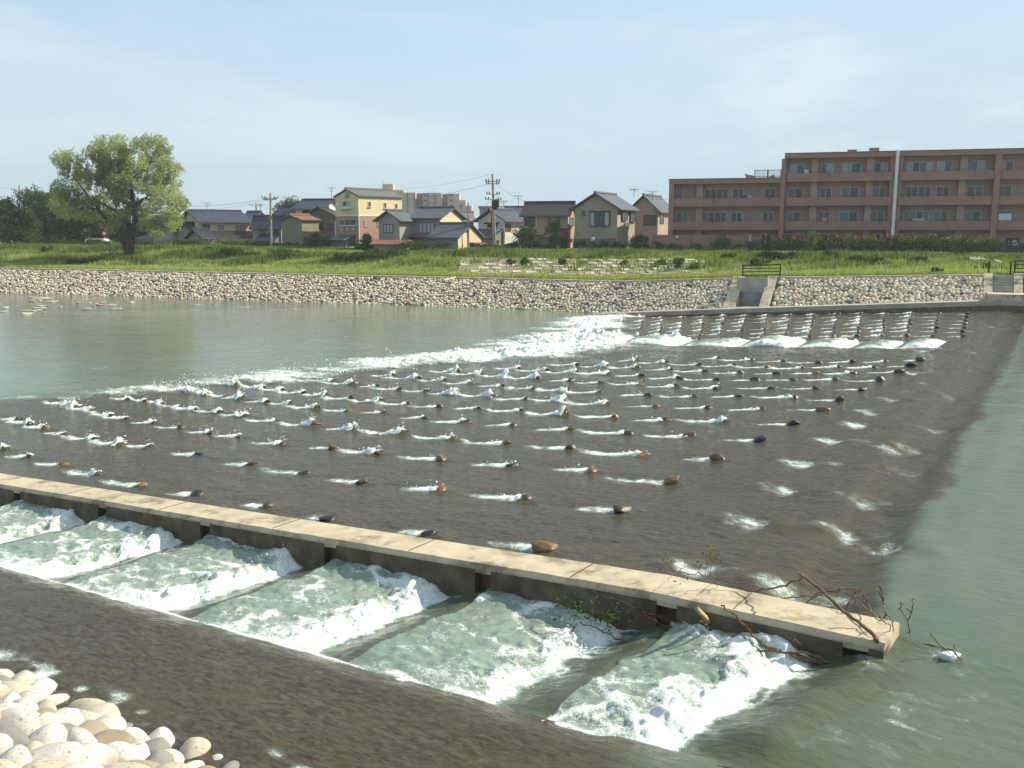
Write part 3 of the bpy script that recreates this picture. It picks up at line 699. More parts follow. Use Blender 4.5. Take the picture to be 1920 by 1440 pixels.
# ================================================================== near bank with loose boulders
def z_near(s, t): t = t+.40; return np.minimum(ZUP, ZC-6.08-.062*s)-.14+.50*np.clip(BANK_T-t, -3, 9)
sv = np.arange(-26, 60, .5); tv = np.arange(-16.5, -7.0, .4); S, T = np.meshgrid(sv, tv, indexing='ij'); X, Y = st2xy(S, T)
M['bank_earth'] = surf('bank_earth', (.10, .09, .07), (.06, .055, .04), 3, .95)
o = np_mesh('near_bank', np.stack([X, Y, z_near(S, T)], -1).reshape(-1, 3), grid_faces(len(sv), len(tv)), M['bank_earth']); tag(o, kind='structure')
def bouldermat():
    m, nt, out = _mat('pale_boulder'); p = N(nt, 'ShaderNodeBsdfPrincipled'); p.inputs['Roughness'].default_value = .85; p.inputs['Specular IOR Level'].default_value = .2
    oc = N(nt, 'ShaderNodeObjectInfo').outputs['Color']; v = coords(nt)
    sp = ramp(nt, noise(nt, v, 26, 4, .7), .56, .66); col = mixc(nt, mth(nt, 'MULTIPLY', sp, .75), oc, (.16, .15, .13))
    col = mixc(nt, ramp(nt, noise(nt, v, 2.2, 5, .6), .4, .75, 0, .45), col, (.42, .36, .26), 'MULTIPLY')
    al = N(nt, 'ShaderNodeObjectInfo').outputs['Alpha']
    st = mth(nt, 'MULTIPLY', ramp(nt, noise(nt, v, 2.6, 4, .6), .54, .66), mth(nt, 'SUBTRACT', 1.0, al))
    col = mixc(nt, st, col, (.50, .30, .14)); nt.links.new(col, p.inputs['Base Color'])
    b = N(nt, 'ShaderNodeBump'); b.inputs['Strength'].default_value = .35; b.inputs['Distance'].default_value = .02
    nt.links.new(noise(nt, v, 14, 6, .65), b.inputs['Height']); nt.links.new(b.outputs[0], p.inputs['Normal']); nt.links.new(p.outputs[0], out.inputs[0]); return m
M['boulder'] = bouldermat(); BM_ = []
for i in range(9):
    A, F_ = rock_mesh(300+i, 4, .80, .16, .45); me = bpy.data.meshes.new('boulder'); me.from_pydata(A.tolist(), [], F_.tolist())
    me.polygons.foreach_set('use_smooth', [True]*len(me.polygons)); me.materials.append(M['boulder']); me.update(); BM_.append(me)
BPAL = {'white': (.56, .54, .47), 'cream': (.50, .45, .35), 'grey': (.24, .235, .215), 'tan': (.31, .26, .185), 'speckled white': (.54, .52, .47)}
random.seed(21); cand = []
row = 0
t = BANK_T-.28
while t > -13.0:
    s = -6.0+random.uniform(0, .5)
    while s < 13:
        w = random.choice([.34, .42, .48, .54, .60])*random.uniform(.9, 1.1); cand.append((s+w/2, t+random.uniform(-.08, .08), w, row)); s += w*.93
    t -= .35; row += 1
cnt = {}
vis = []
for (s, t, w, row) in cand:
    x, y = st2xy(s, t); z = float(z_near(s, t)); q = proj((x, y, z+.2))
    if -60 < q[0] < 600 and q[1] < 1490: vis.append((row, q[0], s, t, w, x, y, z))
vis.sort()
for (row, qx, s, t, w, x, y, z) in vis:
    k = random.choices(list(BPAL), [42, 14, 12, 6, 26])[0]; rust = random.random() < .08
    if row == 0: k = random.choice(['cream', 'grey', 'white', 'speckled white', 'grey'])
    cnt[row] = cnt.get(row, 0)+1
    o = bpy.data.objects.new('boulder', random.choice(BM_)); COL.objects.link(o)
    a = w*.5; o.scale = (a*1.06, a*1.0, a*random.uniform(.85, 1.08)); o.location = (x, y, z+.10); o.rotation_euler = (random.uniform(-.4, .4), random.uniform(-.4, .4), AZ+random.uniform(-1.3, 1.3))
    c_ = BPAL[k]; o.color = (c_[0], c_[1], c_[2], 0.0 if rust else 1.0)
    where = "at the water's edge" if row == 0 else f"in the {ORD[row+1]} row from the water"
    tag(o, f"{k} {'rust-stained' if rust else 'rounded'} near bank boulder, {ORD[min(cnt[row], 20)]} from left {where}", 'boulder', 'loose boulders on the near bank')

# ================================================================== driftwood
def bez(pts, n=14):
    pts = [np.array(p, float) for p in pts]; out = []
    for i in range(len(pts)-1):
        p0 = pts[max(i-1, 0)]; p1 = pts[i]; p2 = pts[i+1]; p3 = pts[min(i+2, len(pts)-1)]
        for k in range(n):
            t = k/n; out.append(.5*((2*p1)+(-p0+p2)*t+(2*p0-5*p1+4*p2-p3)*t*t+(-p0+3*p1-3*p2+p3)*t**3))
    out.append(pts[-1]); return out
def branch(m, px, r0, r1, jit=.01, n=6, nseg=5):
    pts = bez([at_z(a, b, z) for (a, b, z) in px], nseg); pts = [p+np.random.default_rng(i*7+int(px[0][0])).normal(0, jit, 3) for i, p in enumerate(pts)]
    m.tube(pts, list(np.linspace(r0*.72, r1*.72, len(pts))), n); return pts
zt = float(z_walltop(-6.5)); zw = ZUP
d1 = MB(); branch(d1, [(1499, 1074, zt+.55), (1540, 1108, zt+.42), (1590, 1152, zt+.26), (1630, 1183, zt+.10), (1644, 1200, zt+.05), (1650, 1218, zt-.25)], .028, .042, .006, 8)
o = thing('driftwood_pole', 'straight brown pole leaning over the end of the concrete divider wall', 'branch', at_z(1640, 1195, zt)); d1.build('shaft', M['wood'], o)
m = MB(); branch(m, [(1642, 1197, zt+.05), (1650, 1208, zt-.06), (1656, 1216, zt-.2)], .06, .03, .01, 6, 3); m.build('split_end', M['woodpale'], o)
d2 = MB(); zb = zw+.35
b = branch(d2, [(1240, 1045, zb+.35), (1265, 1070, zb+.2), (1310, 1076, zb+.1), (1350, 1086, zb), (1385, 1104, zb-.1), (1420, 1108, zb), (1465, 1098, zb+.2), (1500, 1085, zb+.4), (1505, 1080, zb+.45)], .010, .022, .012)
for (a0, b0) in (((1262, 1068, zb+.2), (1240, 1022, zb+.6)), ((1275, 1072, zb+.2), (1290, 1040, zb+.5)), ((1330, 1075, zb+.1), (1325, 1040, zb+.55)), ((1345, 1084, zb), (1310, 1110, zb-.1)), ((1355, 1086, zb), (1330, 1105, zb-.1)), ((1270, 1072, zb), (1250, 1090, zb)), ((1330, 1078, zb+.1), (1342, 1050, zb+.45))):
    mid = tuple((p+q)/2+random.uniform(-5, 5) for p, q in zip(a0[:2], b0[:2]))+((a0[2]+b0[2])/2,); branch(d2, [a0, mid, b0], .007, .004, .015)
o = thing('driftwood_branch', 'long thin curved branch with dead twigs snagged behind the top of the divider wall', 'branch', at_z(1380, 1100, zw+.2)); d2.build('stem', M['wood'], o)
def leaflets(name, centres, n, sz, mat, parent, seed, spread=.1, col=(0, 1)):
    r = np.random.default_rng(seed); c = np.array(centres)[r.integers(0, len(centres), n)]+r.normal(0, spread, (n, 3)); return leaf_cards(name, c, sz, mat, parent, r, col)
def leaf_cards(name, c, sz, mat, parent, r, col=(0, 1), base=None, up=0.0, tone=None):
    n = len(c); a = r.normal(size=(n, 3)); a[:, 2] += up; a /= np.linalg.norm(a, axis=1)[:, None]; b = np.cross(a, r.normal(size=(n, 3))); b /= np.linalg.norm(b, axis=1)[:, None]
    sz = np.asarray(sz)*r.uniform(.6, 1.3, n); L = a*sz[:, None]; W = b*sz[:, None]*.42
    P = np.stack([c-L*.5, c+W*.5, c+L*.5, c-W*.5], 1).reshape(-1, 3); f = np.arange(n*4).reshape(n, 4)
    tn = r.uniform(col[0], col[1], n) if tone is None else np.clip(tone+r.normal(0, .12, n), 0, 1)
    return np_mesh(name, P, f, mat, parent, base, {'Col': np.repeat(tn, 4)}, smooth=False)
M['deadleaf'] = leafmat('dead_leaf', (.16, .11, .035), (.07, .08, .025)); M['greenleaf'] = leafmat('snag_leaf', (.05, .10, .02), (.12, .17, .04))
leaflets('dead_leaves', [at_z(1325, 1055, zb+.3), at_z(1245, 1050, zb+.35), at_z(1275, 1080, zb+.1), at_z(1330, 1042, zb+.5), at_z(1345, 1052, zb+.4)], 90, .05, M['deadleaf'], o, 3, .07)
d3 = MB(); random.seed(9); zr = zw+.1
for pts in ([(1505, 1133, zr), (1540, 1115, zr+.15), (1575, 1103, zr+.3), (1605, 1108, zr+.3), (1628, 1130, zr+.25), (1640, 1155, zr+.3), (1665, 1172, zr+.3), (1672, 1190, zr)], [(1460, 1124, zr), (1520, 1118, zr+.05), (1580, 1105, zr+.25)], [(1605, 1108, zr+.3), (1585, 1140, zr+.1), (1575, 1150, zr)], [(1640, 1155, zr+.3), (1600, 1120, zr+.3), (1570, 1102, zr+.35)],
    [(1650, 1095, zr+.7), (1656, 1125, zr+.5), (1660, 1150, zr+.4), (1675, 1165, zr+.3), (1672, 1200, zr)], [(1660, 1150, zr+.4), (1652, 1160, zr+.3), (1645, 1150, zr+.45)], [(1605, 1120, zr+.3), (1612, 1150, zr+.1), (1616, 1156, zr)], [(1656, 1125, zr+.5), (1648, 1110, zr+.6), (1640, 1105, zr+.65)], [(1628, 1130, zr+.25), (1618, 1112, zr+.4), (1600, 1104, zr+.4)]):
    branch(d3, pts, .018, .008, .014)
o = thing('driftwood_tangle', 'tangle of twisted dead branches caught behind the tip of the divider wall', 'branch', at_z(1600, 1140, zr)); d3.build('stem', M['wood'], o)
d4 = MB()
for pts in ([(1706, 1190, zw-.05), (1703, 1165, zw+.2), (1690, 1145, zw+.35), (1683, 1138, zw+.45)], [(1703, 1165, zw+.2), (1712, 1140, zw+.4), (1713, 1120, zw+.6)], [(1690, 1145, zw+.35), (1688, 1130, zw+.5), (1695, 1135, zw+.5)], [(1708, 1150, zw+.3), (1700, 1142, zw+.4)]): branch(d4, pts, .014, .006, .01)
o = thing('snag_twig', 'small forked twig sticking up out of green water beyond the wall end', 'branch', at_z(1706, 1190, zw)); d4.build('stem', M['wood'], o)
d5 = MB(); zl = zw-.15
for (pts, r0, r1) in (([(1352, 1135, zl+.55), (1380, 1155, zl+.4), (1405, 1185, zl+.2), (1440, 1212, zl+.08), (1490, 1228, zl+.05), (1532, 1243, zl), (1575, 1252, zl-.05)], .020, .045), ([(1370, 1193, zl+.1), (1420, 1205, zl+.08), (1480, 1222, zl+.05), (1535, 1240, zl)], .015, .04), ([(1415, 1222, zl+.05), (1460, 1220, zl+.1), (1500, 1232, zl+.05), (1540, 1242, zl)], .02, .03), ([(1472, 1192, zl+.3), (1495, 1206, zl+.2), (1520, 1224, zl+.05)], .008, .014), ([(1485, 1215, zl+.15), (1520, 1228, zl+.1), (1560, 1247, zl)], .015, .03)): branch(d5, pts, r0, r1, .012)
o = thing('driftwood_bough', 'dark wet forked bough lying in the fishway below the wall tip', 'branch', at_z(1500, 1235, zl)); d5.build('stem', M['wood'], o)
d6 = MB(); zk = zw-.35
for (pts, r0, r1) in (([(1040, 1140, zk+.15), (1085, 1122, zk+.4), (1130, 1116, zk+.5), (1180, 1135, zk+.35), (1240, 1160, zk+.2), (1300, 1190, zk+.1)], .010, .018), ([(1085, 1165, zk), (1120, 1180, zk), (1175, 1203, zk-.05)], .012, .014), ([(1090, 1148, zk+.2), (1150, 1146, zk+.25), (1220, 1152, zk+.25), (1290, 1180, zk+.1)], .010, .016), ([(1095, 1160, zk), (1130, 1150, zk+.2), (1175, 1175, zk), (1200, 1180, zk)], .010, .012), ([(1200, 1145, zk+.3), (1240, 1170, zk+.2), (1320, 1197, zk+.05)], .014, .02), ([(1215, 1150, zk+.3), (1280, 1168, zk+.2), (1310, 1195, zk)], .012, .02), ([(1130, 1185, zk), (1160, 1165, zk+.1), (1180, 1150, zk+.3)], .006, .010), ([(1265, 1165, zk+.3), (1300, 1172, zk+.15), (1400, 1198, zk)], .01, .014)): branch(d6, pts, r0, r1, .014)
o = thing('driftwood_raft', 'raft of thin reddish branches with green leaves caught in fishway foam against the wall', 'branch', at_z(1180, 1160, zk)); d6.build('stem', M['woodred'], o)
leaflets('leaves', [at_z(1075, 1145, zk+.2), at_z(1090, 1142, zk+.25), at_z(1150, 1150, zk+.2), at_z(1165, 1160, zk+.15), at_z(1180, 1148, zk+.2), at_z(1120, 1152, zk+.15), at_z(1048, 1140, zk+.1), at_z(1140, 1165, zk+.1)], 170, .085, M['greenleaf'], o, 4, .10)
m = MB(); a = at_z(1306, 1140, zk+.75); b_ = at_z(1336, 1178, zk+.12); m.tube([a, (np.array(a)+b_)/2+.01, b_], [.03, .04, .035], 4)
o = thing('broken_plank', 'pale split plank standing in the water against the dark wall face', 'plank', b_); m.build('board', M['woodpale'], o)
m = MB(); branch(m, [(1312, 1165, zk+.5), (1325, 1175, zk+.35), (1340, 1192, zk+.05)], .02, .03); m.build('splinter', M['woodred'], o)
# white debris
o = thing('floating_debris', 'white scrap of rubbish tangled with twigs floating in green upstream water', 'debris', at_z(1782, 1236, zw))
A, F_ = rock_mesh(77, 3, .6, .5); c0 = at_z(1782, 1234, zw+.02)
np_mesh('bag', A*[.17, .10, .13]+c0, F_, M['white'], o)
m = MB()
for pts in ([(1745, 1187, zw+.35), (1760, 1205, zw+.2), (1780, 1225, zw+.12)], [(1788, 1212, zw+.2), (1790, 1228, zw+.1), (1806, 1245, zw)], [(1765, 1222, zw+.05), (1785, 1218, zw+.15), (1803, 1238, zw)]): branch(m, pts, .010, .008, .012)
m.build('twigs', M['wood'], o)
# pale stones of the shallows at left
random.seed(33); A, F_ = rock_mesh(401, 2, .45, .2); me = bpy.data.meshes.new('shallows_rock'); me.from_pydata(A.tolist(), [], F_.tolist()); M['palerock'] = surf('pale_rock', (.48, .42, .33), (.33, .28, .22), 3, .9); me.materials.append(M['palerock']); me.update()
pts = [(8, 585), (10, 577), (52, 583), (57, 588), (64, 584), (68, 578), (72, 582), (76, 579), (78, 574), (75, 564), (60, 565), (50, 589), (92, 566), (100, 566), (108, 566), (114, 575), (62, 558), (146, 568), (150, 567), (155, 566), (162, 580), (168, 568), (173, 571), (177, 573), (181, 570), (186, 572), (190, 568), (195, 567), (199, 573), (205, 572), (210, 572), (217, 580), (221, 579), (224, 575), (247, 567), (145, 573), (80, 586), (44, 588)]
pts.sort()
for i, (px, py) in enumerate(pts):
    p = at_z(px, py, .0); o = bpy.data.objects.new('shallows_rock', me); COL.objects.link(o); w = random.uniform(.10, .30)*(1.2 if py > 575 else 1)
    o.location = p+[0, 0, .03]; o.scale = (w*1.5, w, w); o.rotation_euler = (0, 0, random.uniform(0, 6))
    nth = f"{i+1}{'st' if (i+1)%10==1 and i!=10 else 'nd' if (i+1)%10==2 and i!=11 else 'rd' if (i+1)%10==3 and i!=12 else 'th'}"
    tag(o, f"small pale rock in the shallows below the left cobble bank, {nth} from the left", 'rock', 'pale rocks in the left shallows')
# ================================================================== terrain behind the far bank
ROADX = np.array([(-300, 250), (-130, 182), (-62, 142), (-35, 134), (-10, 124), (5, 118), (14, 114), (20, 109), (35, 103), (50, 98), (110, 92), (300, 90)], float)
ZG = 4.95
_xs = np.linspace(-250, 110, 721); _P = bank(_xs, 1.0)
def y_top(x): return np.interp(x, _P[:, 0], _P[:, 1])
def z_top(x): return np.interp(x, _P[:, 0], _P[:, 2])
def y_road(x): return np.interp(x, ROADX[:, 0], ROADX[:, 1])
def z_terr(x, y):
    yt, zt_, yr = y_top(x), z_top(x), y_road(x); f = np.clip((y-yt)/np.maximum(yr-yt, 1), 0, 1.0)
    prof = np.interp(f, [0, .14, .28, .58, .78, 1.0], [0, .03, .08, .62, .86, 1.0]); return zt_-.02+(ZG-zt_)*prof
M['soil'] = surf('grassy_soil', (.085, .115, .03), (.14, .14, .05), .5, .95, .5, 6, .1, 6, stain=(.22, .17, .09), stain_scale=.18)
M['road'] = surf('embankment_road', (.16, .155, .15), (.12, .12, .115), .4, .9)
xs = np.linspace(-240, 105, 460); fs = np.concatenate([np.linspace(0, 1, 26), [1.02]])
X, Fm = np.meshgrid(xs, fs, indexing='ij'); Yt = y_top(X)+.35; Yr = y_road(X); Y = Yt+(Yr-Yt)*Fm; Z = z_terr(X, Y)+.05*(fbm(X*.6, Y*.6, 7, 3)-.5)*(Fm < .99)
o = np_mesh('grass_bank', np.stack([X, Y, Z], -1).reshape(-1, 3), grid_faces(len(xs), len(fs)), M['soil']); tag(o, kind='structure')
# one great sheet out to the horizon, starting at the road edge
xs = np.concatenate([[-3000, -600], np.linspace(-240, 105, 120), [600, 3000]]); fs = np.array([0, 4, 12, 60, 300, 3000.])
X, Fm = np.meshgrid(xs, fs, indexing='ij'); Y = np.interp(X, ROADX[:, 0], ROADX[:, 1])+Fm*(1)
M['ground'] = surf('town_ground', (.17, .16, .14), (.11, .12, .07), .15, .95)
o = np_mesh('ground', np.stack([X, Y, X*0+ZG-.004], -1).reshape(-1, 3), grid_faces(len(xs), len(fs)), M['ground']); tag(o, kind='structure')
xs = np.linspace(-240, 105, 140); X, Fm = np.meshgrid(xs, np.array([.6, 4.2]), indexing='ij'); Y = y_road(X)+Fm
o = np_mesh('embankment_road', np.stack([X, Y, X*0+ZG+.004], -1).reshape(-1, 3), grid_faces(len(xs), 2), M['road']); tag(o, kind='structure')
xs = np.array([-900., 900]); X, Fm = np.meshgrid(xs, np.array([-60., 260]), indexing='ij')
M['bed'] = surf('river_bed', (.06, .05, .035), (.04, .035, .025), .5, .95)
o = np_mesh('river_bed', np.stack([X, Fm, X*0-2.0], -1).reshape(-1, 3), grid_faces(2, 2), M['bed']); tag(o, kind='structure')

# ================================================================== buildings
def plaster(name, c, k=.86, stain=None): return surf(name, c, tuple(x*k for x in c), .7, .9, .15, 12, .15, 6, stain=stain, stain_scale=.35)
def roofmat(name, c): 
    m, nt, out = _mat(name); p = N(nt, 'ShaderNodeBsdfPrincipled'); v = coords(nt)
    col = mixc(nt, noise(nt, v, 1.1, 6, .7), c, tuple(min(1, x*1.9+.012) for x in c)); nt.links.new(col, p.inputs['Base Color'])
    w = N(nt, 'ShaderNodeTexWave'); w.wave_type = 'BANDS'; w.bands_direction = 'Z'; w.inputs['Scale'].default_value = 4.5; w.inputs['Distortion'].default_value = .4; nt.links.new(v, w.inputs[0])
    b = N(nt, 'ShaderNodeBump'); b.inputs['Strength'].default_value = .5; b.inputs['Distance'].default_value = .05
    nt.links.new(w.outputs['Fac'], b.inputs['Height']); nt.links.new(b.outputs[0], p.inputs['Normal'])
    p.inputs['Roughness'].default_value = .45; p.inputs['Specular IOR Level'].default_value = .4; nt.links.new(p.outputs[0], out.inputs[0]); return m
R_ = {'navy': roofmat('navy_tile', (.022, .027, .042)), 'black': roofmat('black_tile', (.016, .016, .019)), 'slate': roofmat('slate_tile', (.05, .055, .062)), 'brown': roofmat('brown_tile', (.040, .026, .023)), 'rust': roofmat('rust_tin', (.16, .06, .04)), 'olive': roofmat('olive_slate', (.085, .09, .078))}
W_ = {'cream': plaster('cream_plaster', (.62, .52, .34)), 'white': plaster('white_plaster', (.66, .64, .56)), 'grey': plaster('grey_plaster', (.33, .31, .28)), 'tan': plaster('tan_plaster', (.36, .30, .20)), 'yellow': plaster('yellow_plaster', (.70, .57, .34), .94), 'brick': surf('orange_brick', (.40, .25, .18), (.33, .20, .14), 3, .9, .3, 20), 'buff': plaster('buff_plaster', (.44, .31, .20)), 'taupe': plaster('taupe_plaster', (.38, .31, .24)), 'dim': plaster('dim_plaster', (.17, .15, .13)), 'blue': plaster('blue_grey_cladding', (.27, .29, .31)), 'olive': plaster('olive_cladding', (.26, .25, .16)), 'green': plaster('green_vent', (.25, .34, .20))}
G_ = {'dark': glassmat('dark_glass', (.018, .022, .024)), 'green': glassmat('green_curtain_glass', (.07, .13, .10)), 'pale': glassmat('pale_curtain_glass', (.36, .41, .40)), 'blue': glassmat('blue_glass', (.06, .085, .11)), 'wood': glassmat('wood_shutter', (.13, .06, .035), .4), 'teal': glassmat('teal_curtain_glass', (.06, .12, .13))}
M['frame'] = surf('window_frame', (.50, .49, .46), (.42, .41, .39), 2, .5); M['frame_dark'] = surf('dark_window_frame', (.06, .05, .045), (.045, .04, .035), 2, .5)
M['gutter'] = surf('gutter', (.10, .085, .075), (.07, .06, .055), 2, .6)
KF = F/CT
class Face:
    def __init__(s, o, d, n): s.o = np.array(o, float); s.d = np.array(d, float); s.n = np.array(n, float)
    def hit(s, px, py):
        r = ray(px, py); k = (s.o@s.n)/(r[0]*s.n[0]+r[1]*s.n[1]); return (r[0]*k-s.o[0])*s.d[0]+(r[1]*k-s.o[1])*s.d[1], ZC+r[2]*k
    def rect(s, px0, py0, px1, py1):
        pc = (py0+py1)/2; xc = (px0+px1)/2; a0 = s.hit(px0, pc)[0]; a1 = s.hit(px1, pc)[0]; return min(a0, a1), max(a0, a1), s.hit(xc, py1)[1], s.hit(xc, py0)[1]
    def box(s, m, a0, a1, z0, z1, d0, d1): m.obox(s.o, s.d, s.n, a0, a1, d0, d1, z0, z1); return m
def window(face, parent, a0, a1, z0, z1, panes=2, glass='dark', frame='frame', off=0.0, glasses=None, sill=False):
    f = MB(); w = min(.09, (a1-a0)*.12)
    for (p, q, r, s_) in ((a0, a0+w, z0, z1), (a1-w, a1, z0, z1), (a0+w, a1-w, z0, z0+w), (a0+w, a1-w, z1-w, z1)): face.box(f, p, q, r, s_, off-.01, off+.07)
    for k in range(1, panes):
        x = a0+(a1-a0)*k/panes; face.box(f, x-w*.4, x+w*.4, z0+w, z1-w, off-.01, off+.062)
    if sill: face.box(f, a0-.08, a1+.08, z0-.10, z0-.003, off-.01, off+.16)
    fo = f.build('window', M[frame], parent)
    gl = glasses or [glass]; n = len(gl)
    for k, g in enumerate(gl):
        x0 = a0+w+(a1-a0-2*w)*k/n; x1 = a0+w+(a1-a0-2*w)*(k+1)/n; q = MB(); face.box(q, x0+(.002 if k else 0), x1, z0+w, z1-w, off-.008, off+.03); q.build('pane', G_[g], fo)
    return fo
ALL_B = []
class House:
    def __init__(s, name, label, pc, pl, pr, Y, ye, yr, phi, gable, wall, roof, cat='house', base=None, ov=.45, wall2=None, hip=0, gut=True, parent=None, thick=.16):
        Y *= 1.2; ph = math.radians(phi); m = (pc-960)/KF; s.K = np.array([m*Y, Y]); s.dF = np.array([-math.cos(ph), math.sin(ph)]); s.dS = np.array([math.sin(ph), math.cos(ph)])
        def solve(px, d): q = (px-960)/KF; return (q*s.K[1]-s.K[0])/(d[0]-q*d[1])
        s.w = solve(pl, s.dF); s.l = abs(solve(pr, s.dS)); s.base = ZG-.3 if base is None else base
        s.front = Face(s.K, s.dF, (-math.sin(ph), -math.cos(ph))); s.side = Face(s.K, s.dS, (math.cos(ph), -math.sin(ph)))
        s.ze = s.front.hit(pc, ye)[1]
        if parent is None: s.o = thing(name, label, cat, (*s.K, s.base))
        else: s.o = parent
        if gable == 'front':
            ap = s.K+s.dF*s.w/2
        else: ap = s.K+s.dS*s.l/2
        # height of the ridge above: intersect the vertical through the apex point
        d = ap[1]*CT; yy = yr
        # solve z with proj(ap,z).y = yr
        lo, hi = -5., 60.
        for _ in range(50):
            z = (lo+hi)/2
            if proj((ap[0], ap[1], z))[1] > yr: lo = z
            else: hi = z
        s.zr = z; w, l, ze, zr, b = s.w, s.l, s.ze, s.zr, s.base
        def P(a, c, z): q = s.K+s.dF*a+s.dS*c; return (q[0], q[1], z)
        s.P = P; m_ = MB(); zt = .12
        if gable == 'front':
            A = [P(0, 0, b), P(w, 0, b), P(w, 0, ze-zt), P(w/2, 0, zr-zt), P(0, 0, ze-zt)]; B = [P(0, l, b), P(w, l, b), P(w, l, ze-zt), P(w/2, l, zr-zt), P(0, l, ze-zt)]
        else:
            A = [P(0, 0, b), P(0, l, b), P(0, l, ze-zt), P(0, l/2, zr-zt), P(0, 0, ze-zt)]; B = [P(w, 0, b), P(w, l, b), P(w, l, ze-zt), P(w, l/2, zr-zt), P(w, 0, ze-zt)]
        m_.poly(A[::-1]).poly(B)
        for k in range(5): m_.poly([A[k], A[(k+1) % 5], B[(k+1) % 5], B[k]])
        m_.build('wall', W_[wall], s.o)
        rf = MB(); half = (w if gable == 'front' else l)/2; run = (l if gable == 'front' else w); sl = (zr-ze)/half; T = thick
        def Q(x, y, z): return P(x, y, z) if gable == 'front' else P(y, x, z)
        for sg in (0, 1):
            e = -ov if sg == 0 else 2*half+ov; ez = ze-sl*ov; h = half; i0 = -ov; i1 = run+ov; r0 = i0+hip*half; r1 = i1-hip*half
            rf.hexa([Q(e, i0, ez), Q(h, r0, zr), Q(h, r1, zr), Q(e, i1, ez), Q(e, i0, ez+T), Q(h, r0, zr+T), Q(h, r1, zr+T), Q(e, i1, ez+T)])
        if hip:
            for e0, r in ((-ov, -ov+hip*half), (run+ov, run+ov-hip*half)):
                rf.poly([Q(-ov, e0, ze-sl*ov+T), Q(2*half+ov, e0, ze-sl*ov+T), Q(half, r, zr+T)])
        ro = rf.build('roof', R_[roof], s.o)
        rc = MB(); rc.tube([Q(half, -ov-.05+hip*half, zr+T+.06), Q(half, run+ov+.05-hip*half, zr+T+.06)], .16, 6); rc.build('ridge_cap', R_[roof], ro)
        if gut:
            g = MB()
            for e in (-ov-.03, 2*half+ov+.03): g.tube([Q(e, -ov, ze-sl*ov+.03), Q(e, run+ov, ze-sl*ov+.03)], .07, 5)
            g.build('gutter', M['gutter'], ro)
        ALL_B.append(s)
    def win(s, f, x0, y0, x1, y1, **k):
        fc = s.front if f == 'f' else s.side; return window(fc, s.o, *fc.rect(x0, y0, x1, y1), **k)
    def slab(s, f, x0, y0, x1, y1, d0, d1, name, mat):
        fc = s.front if f == 'f' else s.side; m = MB(); fc.box(m, *fc.rect(x0, y0, x1, y1), d0, d1); return m.build(name, mat, s.o)
    def shed(s, f, x0, y0, x1, y1, dep, drop, name, roof, wallm=None):
        """lean-to roof on a face: y0 = upper line, y1 = eave line"""
        fc = s.front if f == 'f' else s.side; a0, a1, z0, z1 = fc.rect(x0, y0, x1, y1); z0 = z1-drop
        def q(a, d, z): p = fc.o+fc.d*a+fc.n*d; return (p[0], p[1], z)
        m = MB(); m.hexa([q(a0, .003, z1-.12), q(a1, .003, z1-.12), q(a1, dep, z0-.12), q(a0, dep, z0-.12), q(a0, .003, z1), q(a1, .003, z1), q(a1, dep, z0), q(a0, dep, z0)]); r = m.build(name, R_[roof], s.o)
        if wallm:
            m = MB(); m.hexa([q(a0+.3, .004, s.base), q(a1-.3, .004, s.base), q(a1-.3, dep-.45, s.base), q(a0+.3, dep-.45, s.base), q(a0+.3, .004, z1-.15), q(a1-.3, .004, z1-.15), q(a1-.3, dep-.45, z0-.05), q(a0+.3, dep-.45, z0-.05)]); m.build('porch_wall', W_[wallm], s.o)
        return r
    def antenna(s, px, py0, py1, Y=None):
        Y = max((Y or 0)*1.2, s.K[1]+2); t_ = at_y(px, py0, Y); b_ = at_y(px, py1+3, Y); antenna(t_, b_, s.o)
def antenna(t_, b_, parent):
    m = MB(); m.tube([b_, t_], .035, 5); h = t_[2]-b_[2]
    for f, L in ((.97, .9), (.90, .7), (.75, .5)):
        z = b_[2]+h*f; m.tube([(t_[0]-L*.8, t_[1]-L*.3, z), (t_[0]+L*.8, t_[1]+L*.3, z)], .022, 4)
        for k in (-1, -.5, 0, .5, 1): m.tube([(t_[0]+L*.8*k+.1, t_[1]+L*.3*k-.35, z+.02), (t_[0]+L*.8*k-.1, t_[1]+L*.3*k+.35, z+.02)], .014, 4)
    m.build('antenna', M['metal_dark'], parent)

h = House('house', 'small white house with dark roof half hidden behind the big willow', 309, 287, 350, 124, 427, 412, 32, 'side', 'white', 'navy')
h.win('s', 322, 429, 334, 438, glass='dark'); h.shed('f', 278, 437, 308, 448, 2.6, .9, 'porch_roof', 'black', 'white')
hB = h = House('house', 'wide cream house with long navy tiled roof and lower black roofs, right of the willow', 378, 338, 469, 121, 415, 396.5, 52, 'front', 'cream', 'navy', ov=.6)
for x0, x1, y0, y1, g in ((380, 393, 420.5, 430.5, 'green'), (407.5, 420, 422.5, 430.8, 'pale'), (442, 460.5, 423, 432, 'pale')): h.win('s', x0, y0, x1, y1, panes=2, glass=g, frame='frame_dark')
h.win('f', 347, 415, 365, 422.5, panes=2, frame='frame_dark')
h.shed('s', 379, 432.5, 480, 446, 2.4, .95, 'lower_roof', 'black', 'cream'); h.slab('s', 397, 441, 398, 441.5, .1, .2, 'downpipe', M['gutter'])
h.antenna(388, 380, 396, 128)
h = House('garden_shed', 'low grey gabled outbuilding with black roof in front of the wide cream house', 381, 352, 398, 116.5, 446, 431.5, 50, 'front', 'grey', 'black', 'shed', ov=.5); h.win('f', 358, 444.5, 360.5, 447.5, panes=1)
h = House('house_wing', 'low white wing with black gable roof between willow and wide cream house', 371, 325, 380, 119.5, 440, 423, 50, 'front', 'grey', 'black', 'house')
